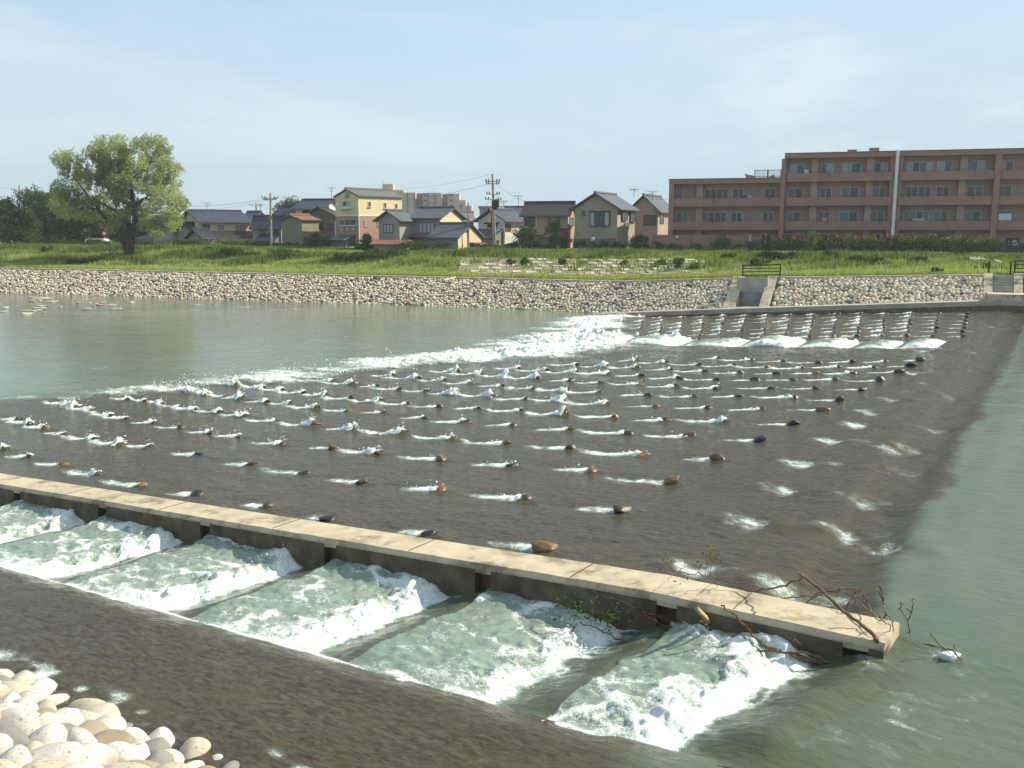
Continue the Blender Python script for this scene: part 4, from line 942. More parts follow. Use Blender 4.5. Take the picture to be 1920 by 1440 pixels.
h = House('house', 'pale house with grey roof and sunlit white gable behind the left utility pole', 470, 450, 506, 131, 413, 398.5, 35, 'side', 'white', 'slate'); h.antenna(489, 382, 400)
h = House('house', 'dim grey house with dark navy roof right behind the left utility pole', 527, 474, 540, 122, 424, 407, 12, 'side', 'grey', 'navy')
h.win('f', 487, 428, 496, 441, glass='blue', frame='frame_dark'); h.win('f', 514, 428, 523, 438, glass='dark', frame='frame_dark'); h.shed('f', 490, 438, 527, 450, 2.5, 1.1, 'porch_roof', 'black', 'dim')
hC = h = House('storehouse', 'tall windowless greenish grey storehouse with rusty red roof beside the yellow house', 566, 528, 598, 111, 412.5, 405, 40, 'front', 'olive', 'rust', 'house', ov=.25)
h = House('house', 'navy hip roofed house behind the greenish storehouse', 557, 514, 572, 131, 401.5, 388, 12, 'side', 'dim', 'navy', hip=.8); h.antenna(549, 367, 390)
h = House('house', 'white house with navy roof and sunlit white gable left of the yellow house', 606, 556, 640, 128, 390.5, 376, 14, 'side', 'white', 'navy', ov=.6); h.win('f', 567, 394.5, 581, 405.5, frame='frame_dark'); h.antenna(621.5, 351, 376)
h = House('house', 'dark grey gabled house squeezed between storehouse and yellow house', 628, 574, 640, 117, 404, 390, 25, 'front', 'dim', 'black', ov=.5)
h.win('f', 597, 417, 607, 432, frame='frame_dark'); h.win('f', 613, 420, 625, 432, glass='teal', frame='frame_dark')
# yellow three storey house
hE = h = House('house', 'tall narrow yellow house over an orange brick ground storey with a grey roof', 673.3, 630, 754.5, 108, 367.5, 356, 41, 'front', 'yellow', 'olive', ov=.18)
zb_ = h.front.hit(673, 405)[1]; zb2 = h.base; m = MB()
m.obox(h.K, h.dF, h.dS, -.03, h.w+.03, -.03, h.l+.03, zb2, zb_); m.build('brick_storey', W_['brick'], h.o)
m = MB(); m.obox(h.K, h.dF, h.dS, -.06, h.w+.06, -.06, h.l+.06, zb_+.002, zb_+.14); m.build('band', M['white'], h.o)
h.win('f', 643, 377, 659, 387.5, panes=2, frame='frame', glasses=['pale', 'dark'], off=.02); h.slab('f', 640, 388.5, 660.5, 391.5, .02, .45, 'flower_box', M['white'])
a0, a1, z0, z1 = h.front.rect(647.5, 361, 655, 372); m = MB(); h.front.box(m, a0, a1, z0, z1-.25, .003, .06); h.front.box(m, a0+.1, a1-.1, z1-.25, z1, .003, .06); m.build('gable_vent', W_['green'], h.o)
for x0, x1, y0, y1 in ((690.3, 695, 378, 387.5), (720, 724, 380.5, 390.3), (741, 745, 382.5, 391.7)): h.win('s', x0, y0, x1, y1, panes=1, off=.01, sill=True, frame='frame', glass='blue')
for x0, x1, y0, y1 in ((683.3, 689, 413, 426), (706.7, 710, 413, 424)): h.win('s', x0, y0, x1, y1, panes=1, off=.04, glass='pale')
h.win('f', 636, 410.5, 669, 423, panes=3, off=.04, sill=True, glasses=['dark', 'dark', 'blue'])
for x in (641.5, 652, 663): h.win('f', x-2, 426.5, x+2, 432, panes=1, off=.04, glass='pale')
m = MB(); q = h.front; a, z = q.hit(637.5, 385); p = q.o+q.d*a+q.n*.35; m.ball((p[0], p[1], z), .32, 10, 6, (1, .45, 1)); m.build('satellite_dish', M['white'], h.o)
m = MB(); q = h.K-h.dF*.12-h.dS*.1; m.tube([(q[0], q[1], h.base), (q[0], q[1], zb_+2)], .07, 6); m.build('downpipe', M['white'], h.o)
h.shed('f', 632, 439.5, 668, 449, 2.2, .7, 'carport_roof', 'slate', 'dim')
# grey gabled house and its neighbours
h = House('house', 'plain grey gabled house with slate roof right of the yellow house', 749, 710, 775, 104, 411, 397, 30, 'front', 'grey', 'slate', ov=.55); h.win('f', 719, 420, 737.5, 437, panes=3, glass='pale', frame='frame_dark')
m = MB(); q = at_y(738, 455, 122.5); m.hexa([q+(-3, -1.2, -.3), q+(2.2, -1.8, -.3), q+(2.4, .8, -.3), q+(-2.8, 1.2, -.3), q+(-3, -1.2, -.15), q+(2.2, -1.8, -.15), q+(2.4, .8, .35), q+(-2.8, 1.2, .35)])
o = thing('shed', 'low shed with rusty pale tin roof in front of the plain grey gabled house', 'shed', q-np.array([0, 0, .8])); m.build('roof', R_['rust'], o)
m = MB(); m.box(q[0]-2.4, q[0]+1.9, q[1]-.9, q[1]+.7, ZG-.3, q[2]-.31); m.build('wall', W_['grey'], o)
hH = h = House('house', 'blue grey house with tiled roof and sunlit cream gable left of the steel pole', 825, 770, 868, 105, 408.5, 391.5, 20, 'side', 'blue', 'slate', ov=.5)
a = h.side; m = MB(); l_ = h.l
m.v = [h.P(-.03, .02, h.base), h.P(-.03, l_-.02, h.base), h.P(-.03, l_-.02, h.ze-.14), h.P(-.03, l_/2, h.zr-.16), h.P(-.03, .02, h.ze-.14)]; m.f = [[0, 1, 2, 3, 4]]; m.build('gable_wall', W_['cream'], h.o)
h.win('f', 785, 417, 815, 437, panes=4, glass='pale', frame='frame_dark'); h.shed('f', 768, 438.5, 815, 444, 1.2, .3, 'canopy', 'rust')
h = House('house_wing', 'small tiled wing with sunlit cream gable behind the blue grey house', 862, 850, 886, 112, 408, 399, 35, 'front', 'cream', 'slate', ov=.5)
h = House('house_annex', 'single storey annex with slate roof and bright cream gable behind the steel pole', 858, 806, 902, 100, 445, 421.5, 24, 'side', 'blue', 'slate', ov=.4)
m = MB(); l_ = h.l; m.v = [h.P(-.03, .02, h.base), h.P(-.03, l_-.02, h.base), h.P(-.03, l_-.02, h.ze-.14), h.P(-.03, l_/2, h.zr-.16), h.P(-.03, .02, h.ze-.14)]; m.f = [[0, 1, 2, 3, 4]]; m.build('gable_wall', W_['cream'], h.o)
h.win('s', 886, 457, 900, 463, panes=2, glass='wood', off=.04); h.shed('s', 880, 454, 902, 456, .8, .15, 'canopy', 'rust')
hI = h = House('house', 'white plastered house with navy gable roof behind the tall utility pole', 946.5, 897, 982, 111, 412, 395, 38, 'front', 'white', 'navy', ov=.6)
h.win('s', 947.8, 421, 958, 434, panes=2, glass='wood', frame='frame_dark'); h.win('f', 915.5, 418.5, 932, 427, panes=2, glass='dark', frame='frame_dark'); h.shed('f', 911, 416.5, 936, 418.4, .6, .15, 'awning', 'black')
h.shed('f', 897, 429, 946, 442, 3.0, 1.3, 'lower_roof', 'slate', 'tan')
o = thing('flat_roof_building', 'grey flat roofed building with a white box on top behind the white house', 'building', (*at_y(920, 470, 150)[:2], ZG)); m = MB(); a = at_y(899, 390, 150); b = at_y(943, 390, 150); m.box(a[0], b[0], 150, 158, ZG, a[2]); m.build('wall', W_['grey'], o)
m = MB(); m.box(a[0]-.2, b[0]+.2, 149.8, 158.2, a[2]+.003, a[2]+.3); m.build('parapet', M['metal_grey'], o); m = MB(); a2 = at_y(935, 391, 149.5); m.box(a2[0], a2[0]+.8, 149.3, 149.7, a2[2]-1.2, a2[2]+.3); m.build('roof_box', M['white'], o)
h = House('house', 'house with long navy tiled ridge peeping above the white house', 985, 938, 1000, 128, 402, 390, 8, 'side', 'dim', 'navy', ov=.5); h.antenna(972, 366, 390); h.antenna(944.5, 376, 390)
hK = h = House('house', 'wide orange brown house with dark brown roof right of the tall pole', 1065, 981, 1079, 106, 402, 381.5, 17, 'side', 'buff', 'brown', ov=.45)
h.win('f', 984, 408, 1003, 424, panes=2, frame='frame_dark'); h.win('f', 1028, 407, 1050, 426, panes=2, frame='frame_dark'); h.win('s', 1067.5, 408, 1075, 424, panes=1, frame='frame_dark')
h.slab('f', 982, 424.5, 1025, 440, .004, 1.1, 'balcony', W_['buff']); h.shed('f', 1026, 428, 1066, 444, 2.6, 1.2, 'porch_roof', 'brown', 'buff')
m = MB(); q = h.front; a, z = q.hit(1006, 415); p = q.o+q.d*a+q.n*.1; m.tube([(p[0], p[1], z-1.5), (p[0], p[1], z+1)], .05, 5); m.build('downpipe', M['white'], h.o)
hL = h = House('house', 'large taupe gabled house with a wide bay window and black tiled roof', 1157, 1077, 1190, 100, 389, 363.5, 24, 'front', 'taupe', 'slate', ov=.55)
h.win('f', 1107, 397, 1144, 424, panes=4, glasses=['pale', 'dark', 'dark', 'pale'], frame='frame_dark', off=.25); h.slab('f', 1106, 395, 1145, 396.7, .003, .5, 'window_hood', M['gutter']); h.win('f', 1091, 395, 1096.5, 405.5, panes=1, frame='frame_dark', glass='blue')
for x0, x1, y0, y1 in ((1164.5, 1174, 398, 414), (1180, 1189, 399, 417)): h.win('s', x0, y0, x1, y1, panes=2, frame='frame_dark', off=.15)
h.slab('s', 1170, 417, 1175, 425, .1, .45, 'air_conditioner', M['white'])
hM = h = House('house', 'dim grey house with slate roof between taupe house and red brown flats', 1233, 1180, 1262, 109, 393, 367.5, 24, 'front', 'taupe', 'slate', ov=.5)
h.win('f', 1207, 403, 1231, 423, panes=3, frame='frame_dark', glass='blue'); h.win('s', 1237, 403, 1244, 420, panes=1, frame='frame_dark'); h.antenna(1189, 354, 367); h.antenna(1223, 358, 376)
# garden wall in front of the taupe house
gw = thing('garden_wall', 'low grey block garden wall in front of the taupe gabled house', 'wall', (*at_y(1115, 465, 117.6)[:2], ZG-.1)); m = MB(); a = at_y(1076, 447, 118); b = at_y(1155, 447, 117.2)
d = (b-a)[:2]; L = np.hypot(*d); d /= L; m.obox(a[:2], d, (-d[1], d[0]), 0, L, 0, .18, ZG-.2, a[2]); m.build('blocks', W_['dim'], gw); m = MB(); m.obox(a[:2], d, (-d[1], d[0]), -.03, L+.03, -.03, .21, a[2]+.002, a[2]+.08); m.build('capping', M['concrete_grey'], gw)
# ------------------------------------------------------------------ red brown apartment block
ap = thing('apartment_block', 'long red brown tiled apartment block with four storeys of balconies at right', 'apartment building', (19.5, 115, ZG))
M['tile'] = surf('red_brown_tile', (.33, .19, .15), (.28, .16, .125), .9, .75, .15, 25, .3, 5); M['tile_lt'] = surf('pale_brown_render', (.41, .28, .235), (.35, .24, .20), .8, .9); M['rail'] = surf('rail_steel', (.10, .08, .075), (.08, .065, .06), 2, .5)
A0 = np.array([(1253-960)/KF*115.5, 115.5]); A1 = np.array([(1935-960)/KF*104.5, 104.5]); dA = A1-A0; LA = np.hypot(*dA); dA /= LA; nA_ = np.array([dA[1], -dA[0]])
fA = Face(A0, dA, nA_)              # plane of the balcony fronts
def ax(px, y=400): return fA.hit(px, y)[0]
RB = 1.5; fB = Face(A0-nA_*RB, dA, nA_)
def bx(px, y=400): return fB.hit(px, y)[0]
xl = ax(1254.5); xm = ax(1467.5); xr = LA+14
ztop = [fA.hit(1467, y)[1] for y in (431, 386.3)]; st = ztop[1]-ztop[0]; F2 = fA.hit(1467, 431)[1]   # underside of 2nd floor balcony band
lv = [F2-st, F2, F2+st, F2+2*st, F2+3*st]
zlow = fA.hit(1340, 334.3)[1]; zhigh = fA.hit(1470, 287)[1]; BH = .98
core = MB()
core.obox(A0, dA, nA_, xl, xm, -11, -RB, ZG-.3, zlow-.25); core.build('wall', M['tile_lt'], ap)
core = MB(); core.obox(A0, dA, nA_, xm+.002, xr, -12, -RB-.002, ZG-.3, zhigh-.25); core.build('wall', M['tile_lt'], ap)
for (x0, x1, zt_, nm) in ((xl-.1, xm, zlow, 0), (xm+.003, xr, zhigh, 1)):
    m = MB(); m.obox(A0, dA, nA_, x0, x1, -11.3, .06, zt_-.62, zt_-.06); m.build('roof_fascia', M['tile'], ap)
    m = MB(); m.obox(A0, dA, nA_, x0-.05, x1, -11.35, .12, zt_-.058, zt_); m.build('roof_edge', M['gutter'], ap)
def band(x0, x1, z, j):
    m = MB(); m.obox(A0, dA, nA_, x0, x1, -.16, 0, z, z+BH); m.obox(A0, dA, nA_, x0, x1, -RB+.002, -.162, z, z+.18)
    b = m.build('balcony', M['tile'], ap)
    m = MB(); n = int((x1-x0)/5.2)
    for k in range(n): x = x0+(k+.8)*(x1-x0)/n; m.obox(A0, dA, nA_, x-.05, x+.05, .002, .03, z+.55, z+.95)
    m.build('drain_slot', M['gutter'], b)
    m = MB(); m.obox(A0, dA, nA_, x0, x1, -.10, -.06, z+BH+.16, z+BH+.20)
    for k in range(int((x1-x0)/1.6)): x = x0+.4+k*1.6; m.obox(A0, dA, nA_, x-.015, x+.015, -.095, -.065, z+BH, z+BH+.16)
    m.build('handrail', M['rail'], b)
xp = ax(1679, 360)
for z in (lv[1], lv[2]): band(xl, xm-.3, z, 0)
for z in (lv[1], lv[2], lv[3]): band(xm+.35, xp-.35, z, 1); band(xp+.35, ax(1858), z, 2); band(ax(1872), xr, z, 3)
# fins and piers
def pier(px, w, z0, z1, d0, d1, mat, name='pier'):
    x = ax(px); m = MB(); m.obox(A0, dA, nA_, x-w/2, x+w/2, d0, d1, z0, z1); return m.build(name, mat, ap)
pier(1258, .6, ZG-.3, zlow-.63, -11, .1, M['tile'], 'end_wall'); pier(1465.5, .5, ZG+1.6, zhigh-.65, -RB, .14, M['tile'], 'fin')
pier(1676, 1.3, ZG-.3, zhigh-.63, -RB, -.2, M['tile'], 'fin'); pier(1864.5, .62, ZG-.3, zhigh-.63, -RB, .14, M['tile'], 'fin')
for px in (1310, 1524, 1628, 1803): pier(px, .78, ZG-.3, (zlow if px < 1467 else zhigh)-.63, -RB, -.75, M['tile_lt'])
m = MB(); x = ax(1680.5, 330); pb = A0+dA*ax(1677, 380)+nA_*.14; m.tube([(pb[0], pb[1], ZG-.3), (pb[0], pb[1], zhigh+.05)], .19, 8); m.build('drain_pipe', M['white'], ap)
random.seed(12)
TOPW = [(1481, 1509, 'pb'), (1538.6, 1564, 'bp'), (1579.6, 1615, 'pd'), (1638, 1665.7, 'dp'), (1699, 1750, 'pdbp'), (1756.7, 1785.4, 'pb'), (1817, 1847, 'bp'), (1872.5, 1900, 'pd')]
THIRD = [(1267.5, 1281, 'g'), (1321, 1366, 'dddd'), (1373, 1395, 'dd'), (1432.7, 1454.5, 'dd'), (1477, 1505, 'td'), (1536.6, 1560, 'bd'), (1576.6, 1611, 'gd'), (1635, 1661.7, 'td'), (1697, 1746, 'dddd'), (1754.7, 1781, 'dd'), (1813, 1843, 'db'), (1869.5, 1897, 'bd')]
SECND = [(1266.5, 1291, 'dg'), (1317, 1362.5, 'gddd'), (1370, 1392, 'dd'), (1429, 1451.5, 'dd'), (1474, 1501, 'td'), (1533.7, 1556.4, 'dd'), (1573.6, 1609, 'td'), (1631, 1657.8, 'bd'), (1693, 1742, 'gtdt'), (1750, 1777.5, 'td'), (1809, 1839, 'gd'), (1866.5, 1894, 'td')]
FIRST = [(1425, 1446, 'dd'), (1459, 1485, 'bd'), (1493, 1507, 'dd'), (1536.6, 1570, 'db'), (1585, 1603, 'pd'), (1633, 1651, 'bd'), (1692, 1716, 'dd'), (1800, 1818, 'td')]
GK = {'d': 'dark', 'p': 'pale', 'b': 'blue', 'g': 'green', 't': 'teal'}
for lst, z, yy in ((TOPW, lv[3], 311), (THIRD, lv[2], 358), (SECND, lv[1], 404), (FIRST, lv[0]+.2, 447)):
    for (p0, p1, gl) in lst: window(fB, ap, bx(p0, yy), bx(p1, yy), z+.22, z+st-.62, panes=len(gl), glasses=[GK[c] for c in gl])
# things left on the balconies
def cloth(name, label, px0, px1, y0, y1, d, mat, cat='laundry'):
    a0, a1, z0, z1 = fA.rect(px0, y0, px1, y1); n = 10; m = MB(); P = []
    for i in range(n+1):
        a = a0+(a1-a0)*i/n; dd = d+.03*math.sin(i*2.1); q = A0+dA*a+nA_*dd; P.append((q[0], q[1]))
    for i in range(n):
        (x, y), (x2, y2) = P[i], P[i+1]; e = nA_*.02
        m.hexa([(x, y, z0), (x2, y2, z0), (x2+e[0], y2+e[1], z0), (x+e[0], y+e[1], z0), (x, y, z1), (x2, y2, z1), (x2+e[0], y2+e[1], z1), (x+e[0], y+e[1], z1)])
    o = m.build(name, mat); tag(o, label, cat); return o
C_ = lambda n, c: surf(n, c, tuple(x*.85 for x in c), 4, .9)
cloth('laundry_cloth', 'pink cloth hung over a second floor balcony of the red brown flats', 1540, 1551, 408, 414, .03, C_('pink_cloth', (.55, .22, .36)))
cloth('laundry_sheet', 'pair of white sheets hanging on a balcony at the right end of the flats', 1872, 1896, 400.5, 413, .03, C_('white_sheet', (.62, .62, .64)))
cloth('laundry_cloth', 'dark blue cloth hung beside a pale one on the upper left balcony', 1392, 1401, 366, 371, .03, C_('navy_cloth', (.05, .07, .13)))
cloth('laundry_cloth', 'pale blue cloth hung beside a dark blue one on the upper left balcony', 1401.5, 1411, 366, 371, .03, C_('pale_blue_cloth', (.28, .36, .46)))
m = MB(); a0, a1, z0, z1 = fA.rect(1711, 409.5, 1734, 414); fA.box(m, a0, a1, z0, z1, -.5, .02); fA.box(m, a0-.05, a1+.05, z1-.08, z1-.002, -.52, .05); o = m.build('balcony_box', C_('cream_box', (.48, .40, .27))); tag(o, 'long cream box standing on the balcony rail right of the white drain pipe', 'box')
m = MB(); a0, a1, z0, z1 = fA.rect(1508.5, 318, 1516, 325); fA.box(m, a0, a1, z0, z1, -1.0, -.6); fA.box(m, a0+.06, a1-.06, z0+.06, z1-.06, -.6, -.55); o = m.build('air_conditioner', M['white']); tag(o, 'white air conditioner unit on the top balcony at the left end of the taller flats', 'air conditioner')
# roof terrace fence, stubs and chimneys
rt = MB(); x0, x1 = ax(1414, 325), ax(1464, 325); zf0, zf1 = zlow-.05, fA.hit(1440, 316)[1]
for z in (zf1, zf0+.35): rt.obox(A0, dA, nA_, x0, x1, -3.02, -2.98, z-.03, z+.03)
for k in range(22): x = x0+(x1-x0)*k/21; rt.obox(A0, dA, nA_, x-.02, x+.02, -3.01, -2.99, zf0, zf1)
for k in (0, 1, 2): x = x0+(x1-x0)*k/2; rt.obox(A0, dA, nA_, x-.05, x+.05, -3.05, -2.95, zf0, zf1+.05)
rt.build('terrace_fence', M['metal_dark'], ap)
for (p0, p1, yt, yb) in ((1397, 1413, 324, 333), (1437, 1452, 326, 333)):
    m = MB(); a0, a1 = ax(p0, 330), ax(p1, 330); zt_ = fA.hit(p0, yt)[1]
    if p0 == 1397: pts = [(a0-.15, zt_), (a0+.1, zlow-.05), (a1, zlow-.05), (a1, zt_-.25)]
    else: pts = [(a0, zlow-.05), (a1, zlow-.05), (a1, zt_), (a1-.2, zt_)]
    P = [[(A0+dA*a+nA_*d)[0], (A0+dA*a+nA_*d)[1], z] for d in (-2.0, -2.6) for (a, z) in pts]; m.hexa(P); m.build('roof_hatch', M['tile_lt'], ap)
for (p0, p1, yt) in ((1591, 1607, 280), (1632, 1649, 276.5)):
    m = MB(); a0, a1 = ax(p0, 283), ax(p1, 283); zt_ = fA.hit(p0, yt)[1]; m.obox(A0, dA, nA_, a0, a1, -1.5, -.5, zhigh-.05, zt_-.08); m.obox(A0, dA, nA_, a0-.05, a1+.05, -1.55, -.45, zt_-.078, zt_); m.build('roof_vent', M['tile_lt'], ap)
# boundary wall with globe lamps
w0 = at_y(1221, 440.5, 113.6); w1 = at_y(1421, 440.5, 109.3); d = (w1-w0)[:2]; L = np.hypot(*d); d /= L; nn = np.array([d[1], -d[0]])
bwall = thing('boundary_wall', 'smooth red brown boundary wall in front of the left end of the flats', 'wall', (w0[0], w0[1], ZG))
fW = Face(w0[:2], d, nn)
lamw = lambda px: fW.hit(px, 445)[0]
def wallpiece(m, px0, px1, y): a0 = lamw(px0); a1 = lamw(px1); m.obox(w0[:2], d, nn, a0, a1, -.25, 0, ZG-.3, at_y(px0, y, 111)[2])
m = MB(); wallpiece(m, 1221, 1296, 440.5); wallpiece(m, 1297.5, 1405, 440.5); wallpiece(m, 1408, 1430, 444); wallpiece(m, 1458, 1475, 444); m.build('panel', M['tile'], bwall)
m = MB(); a1 = lamw(1406.5); m.obox(w0[:2], d, nn, a1-.12, a1+.12, -.3, .06, ZG-.3, at_y(1400, 440, 109.5)[2]+.02); m.build('gate_post', M['concrete'], bwall)
for (px, py, lab) in ((1270, 445, 'leftmost of the globe lamps on the red brown wall'), (1365, 445, 'white globe lamp near the middle of the red brown wall'), (1465, 447, 'white globe lamp on the wall piece right of the gate opening'), (1776, 446.5, 'white globe lamp above the flowering hedge right of the drain pipe')):
    Y = (w0+np.append(d, 0)*lamw(px))[1]-.35 if px < 1700 else 101.5; p = at_y(px, py, Y); o = thing('globe_lamp', lab if lab.startswith('white') else 'white globe lamp, '+lab, 'lamp', p-np.array([0, 0, .3]), 'globe lamps by the flats')
    m = MB(); m.ball(p, .15, 12, 8); m.build('globe', M['white'], o, smooth=True); m = MB(); m.tube([p-(0, 0, .35), p-(0, 0, .12)], .05, 6); m.build('stem', M['metal_dark'], o)
# ------------------------------------------------------------------ distant beige tower block
YD = 470; tb = thing('tower_block', 'distant beige apartment tower stepping down to the right behind the houses', 'apartment building', (*at_y(795, 460, YD)[:2], ZG))
M['beige'] = surf('beige_concrete', (.52, .39, .28), (.45, .34, .24), .2, .9); M['beige_dk'] = surf('shaded_balcony', (.16, .14, .125), (.13, .115, .10), .2, .9)  # darker beige holds the shade of the balconies in its colour
def tblock(p0, p1, yt, y0, dep, mat='beige', name='wing'):
    a = at_y(p0, yt, YD+y0); b = at_y(p1, yt, YD+y0); m = MB(); m.box(a[0], b[0], YD+y0, YD+y0+dep, ZG-1, a[2]); return m.build(name, M[mat], tb)
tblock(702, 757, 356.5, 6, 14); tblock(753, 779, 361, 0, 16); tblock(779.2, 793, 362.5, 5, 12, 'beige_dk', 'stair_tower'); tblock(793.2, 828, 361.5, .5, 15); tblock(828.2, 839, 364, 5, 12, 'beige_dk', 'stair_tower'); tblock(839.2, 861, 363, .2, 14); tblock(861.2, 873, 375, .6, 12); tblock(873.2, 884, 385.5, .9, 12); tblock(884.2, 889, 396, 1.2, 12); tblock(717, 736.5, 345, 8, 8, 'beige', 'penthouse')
fl = (575-395)/3/6.0
for k, yy in enumerate([366, 376, 386, 396, 406]):
    for (p0, p1, ymin, g) in ((755, 762, 0, 'pale'), (765.5, 775.5, 0, 'pale'), (794, 801, 0, 'dark'), (805, 814, 0, 'pale'), (818, 827, 0, 'pale'), (842, 850, 0, 'dark'), (852.5, 859, 376, 'pale'), (862, 868, 376, 'dark'), (875, 881, 390, 'dark')):
        if yy < ymin or (p0 > 860 and yy < 380): continue
        a = at_y(p0, yy-2.5, YD-.3); b = at_y(p1, yy+2.5, YD-.3); f = Face((a[0], YD-.05), (1, 0), (0, -1)); window(f, tb, 0, b[0]-a[0], b[2], a[2], panes=2, glass=g, off=.06)
for px in (763.5, 777, 803, 816): 
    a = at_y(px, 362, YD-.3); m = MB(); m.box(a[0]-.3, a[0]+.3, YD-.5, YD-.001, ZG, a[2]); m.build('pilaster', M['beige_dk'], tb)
antenna(at_y(718, 340, YD+8), at_y(718, 346, YD+8), tb); antenna(at_y(814, 353, YD+4), at_y(814, 362, YD+4), tb)
# ================================================================== grass and plants
M['grass'] = leafmat('meadow_grass', (.115, .175, .045), (.47, .51, .18), trans=.3); M['willow'] = leafmat('willow_leaf', (.20, .245, .10), (.50, .53, .29), trans=.5)
M['darkleaf'] = leafmat('dark_leaf', (.030, .055, .020), (.11, .15, .05), trans=.25); M['midleaf'] = leafmat('mid_leaf', (.030, .065, .014), (.13, .20, .05), trans=.3); M['limeleaf'] = leafmat('bright_leaf', (.07, .13, .02), (.17, .24, .05), trans=.35)
M['flower'] = surf('orange_flower', (.62, .24, .03), (.5, .16, .03), 4, .8)
def blades(name, x, y, z, h, w, tone, mat, lean=.35):
    n = len(x); a = RNG.uniform(0, 2*math.pi, n); b = RNG.uniform(0, 2*math.pi, n); P = np.zeros((n, 3, 3))
    P[:, 0] = np.stack([x-np.cos(a)*w/2, y-np.sin(a)*w/2, z], 1); P[:, 1] = np.stack([x+np.cos(a)*w/2, y+np.sin(a)*w/2, z], 1)
    le = h*lean*RNG.uniform(.2, 1.4, n); P[:, 2] = np.stack([x+np.cos(b)*le, y+np.sin(b)*le, z+h], 1)
    o = np_mesh(name, P.reshape(-1, 3), np.arange(n*3).reshape(n, 3), mat, attrs={'Col': np.repeat(np.clip(tone, 0, 1), 3)}, smooth=False, base=(0, 95, 0)); return o
n = 210000
x = RNG.uniform(-78, 66, n); yt = y_top(x)+.9; yr = y_road(x)+.8; f = RNG.uniform(0, 1, n)**.9; y = yt+(yr-yt)*f
# keep to what the photograph could see
pxx = 960+KF*x/y; ok = (pxx > -140) & (pxx < 2080)
# bare block slope and dirt patches
big = fbm(x*.16+3, y*.5, 201, 4); fine = fbm(x*.9, y*1.2, 203, 3)
slope = (pxx > 835+20*fine) & (pxx < 1330) & (f > .20) & (f < .60)
thin = np.where(slope, .04+.40*(fine > .57), 1.0)
thin2 = np.where((pxx > 640) & (pxx < 850) & (f > .3) & (f < .5), .45, 1.0); thin3 = np.where((pxx > 300) & (pxx < 345) & (f > .18) & (f < .34), .3, 1)
thin4 = np.where((pxx > 1330) & (f > .3) & (f < .55), .55, 1)
ok &= RNG.uniform(0, 1, n) < thin*thin2*thin3*thin4
x, y, f, big, fine, pxx = x[ok], y[ok], f[ok], big[ok], fine[ok], pxx[ok]; z = z_terr(x, y)-.02
hh = np.where(f < .22, .20+.15*fine, .28+.75*np.clip((big-.38)*2.4, 0, 1)); hh *= RNG.uniform(.6, 1.3, len(x))*np.where(f > .75, .50, 1)*np.where((pxx > 1400) & (f > .6), .6, 1)
hh = np.where((pxx > 300) & (pxx < 420) & (f > .45) & (f < .8), hh*1.5, hh)
tone = np.where(f < .25, .72+.3*(fine-.5), .50-.65*np.clip((big-.42)*2.6, -.35, .75))+RNG.normal(0, .12, len(x))
o = blades('meadow_grass', x, y, z, hh, .10+.10*RNG.uniform(size=len(x)), tone, M['grass']); tag(o, kind='stuff')
# fringe of grass hanging over the coping
n = 16000; x = RNG.uniform(-75, 52, n); y = y_top(x)+.55+RNG.uniform(0, .8, n); o = blades('verge_grass', x, y, z_terr(x, y), RNG.uniform(.12, .42, n)*(.5+fbm(x*.5, y*0, 211, 3)), np.full(n, .08), .45+RNG.normal(0, .15, n), M['grass']); tag(o, kind='stuff')
# concrete block slope showing through the grass
M['block'] = surf('block_concrete', (.58, .52, .41), (.42, .38, .29), 1.6, .95, .3, 8, .15, 6, stain=(.22, .22, .12), stain_scale=.8)
bs = thing('block_slope', 'weedy embankment slope paved with pale concrete blocks in the middle of the grass bank', 'embankment', (5, 92, 3))
BLK = []; random.seed(3)
xs0 = np.arange(-6.2, 23.5, 1.5)
for r in range(6):
    for xx in xs0+(r % 2)*.75:
        f0 = .21+.066*r; ya, yb2 = (y_top(xx)+(y_road(xx)-y_top(xx))*q for q in (f0, f0+.047)); q = proj((xx, ya, float(z_terr(xx, ya))))[0]
        if q < 848+ r*5 or q > 1300+random.uniform(-10, 30): continue
        if random.random() < .20+.35*(vnoise(np.array([xx*.5]), np.array([r*.9]), 5)[0] > .6): continue
        w = random.uniform(.5, .72); za, zb2 = float(z_terr(xx, ya)), float(z_terr(xx, yb2)); t = .16+random.uniform(0, .06)
        mb = MB(); mb.hexa([(xx-w, ya, za-.3), (xx+w, ya, za-.3), (xx+w, yb2, zb2-.3), (xx-w, yb2, zb2-.3), (xx-w*.8, ya+.06, za+t), (xx+w*.8, ya+.06, za+t), (xx+w*.8, yb2-.06, zb2+t*.8), (xx-w*.8, yb2-.06, zb2+t*.8)]); BLK.append(mb)
BLK = BLK[:100]
for mb in BLK: mb.build('block', M['block'], bs)
m = MB(); pp = [at_y(px, py, Y) for px, py, Y in ((832, 507, 88.5), (843, 497, 91), (853, 485, 94))]; pp = [np.array([p[0], p[1], float(z_terr(p[0], p[1]))+.15]) for p in pp]; m.tube(pp, .10, 5); m.build('edge_kerb', M['concrete'], bs)
xs_ = np.linspace(-6.0, 23, 60); fs_ = np.linspace(.20, .60, 12); Xg, Fg = np.meshgrid(xs_, fs_, indexing='ij'); Yg = y_top(Xg)+(y_road(Xg)-y_top(Xg))*Fg
M['dirt'] = surf('dry_dirt', (.34, .29, .20), (.22, .20, .12), 1.5, .95, .4, 8, .1, 6)
np_mesh('dirt_bed', np.stack([Xg, Yg, z_terr(Xg, Yg)+.06*np.sin(np.pi*np.clip((Fg-.2)/.4, 0, 1))**.3+.05], -1).reshape(-1, 3), grid_faces(60, 12), M['dirt'], bs)
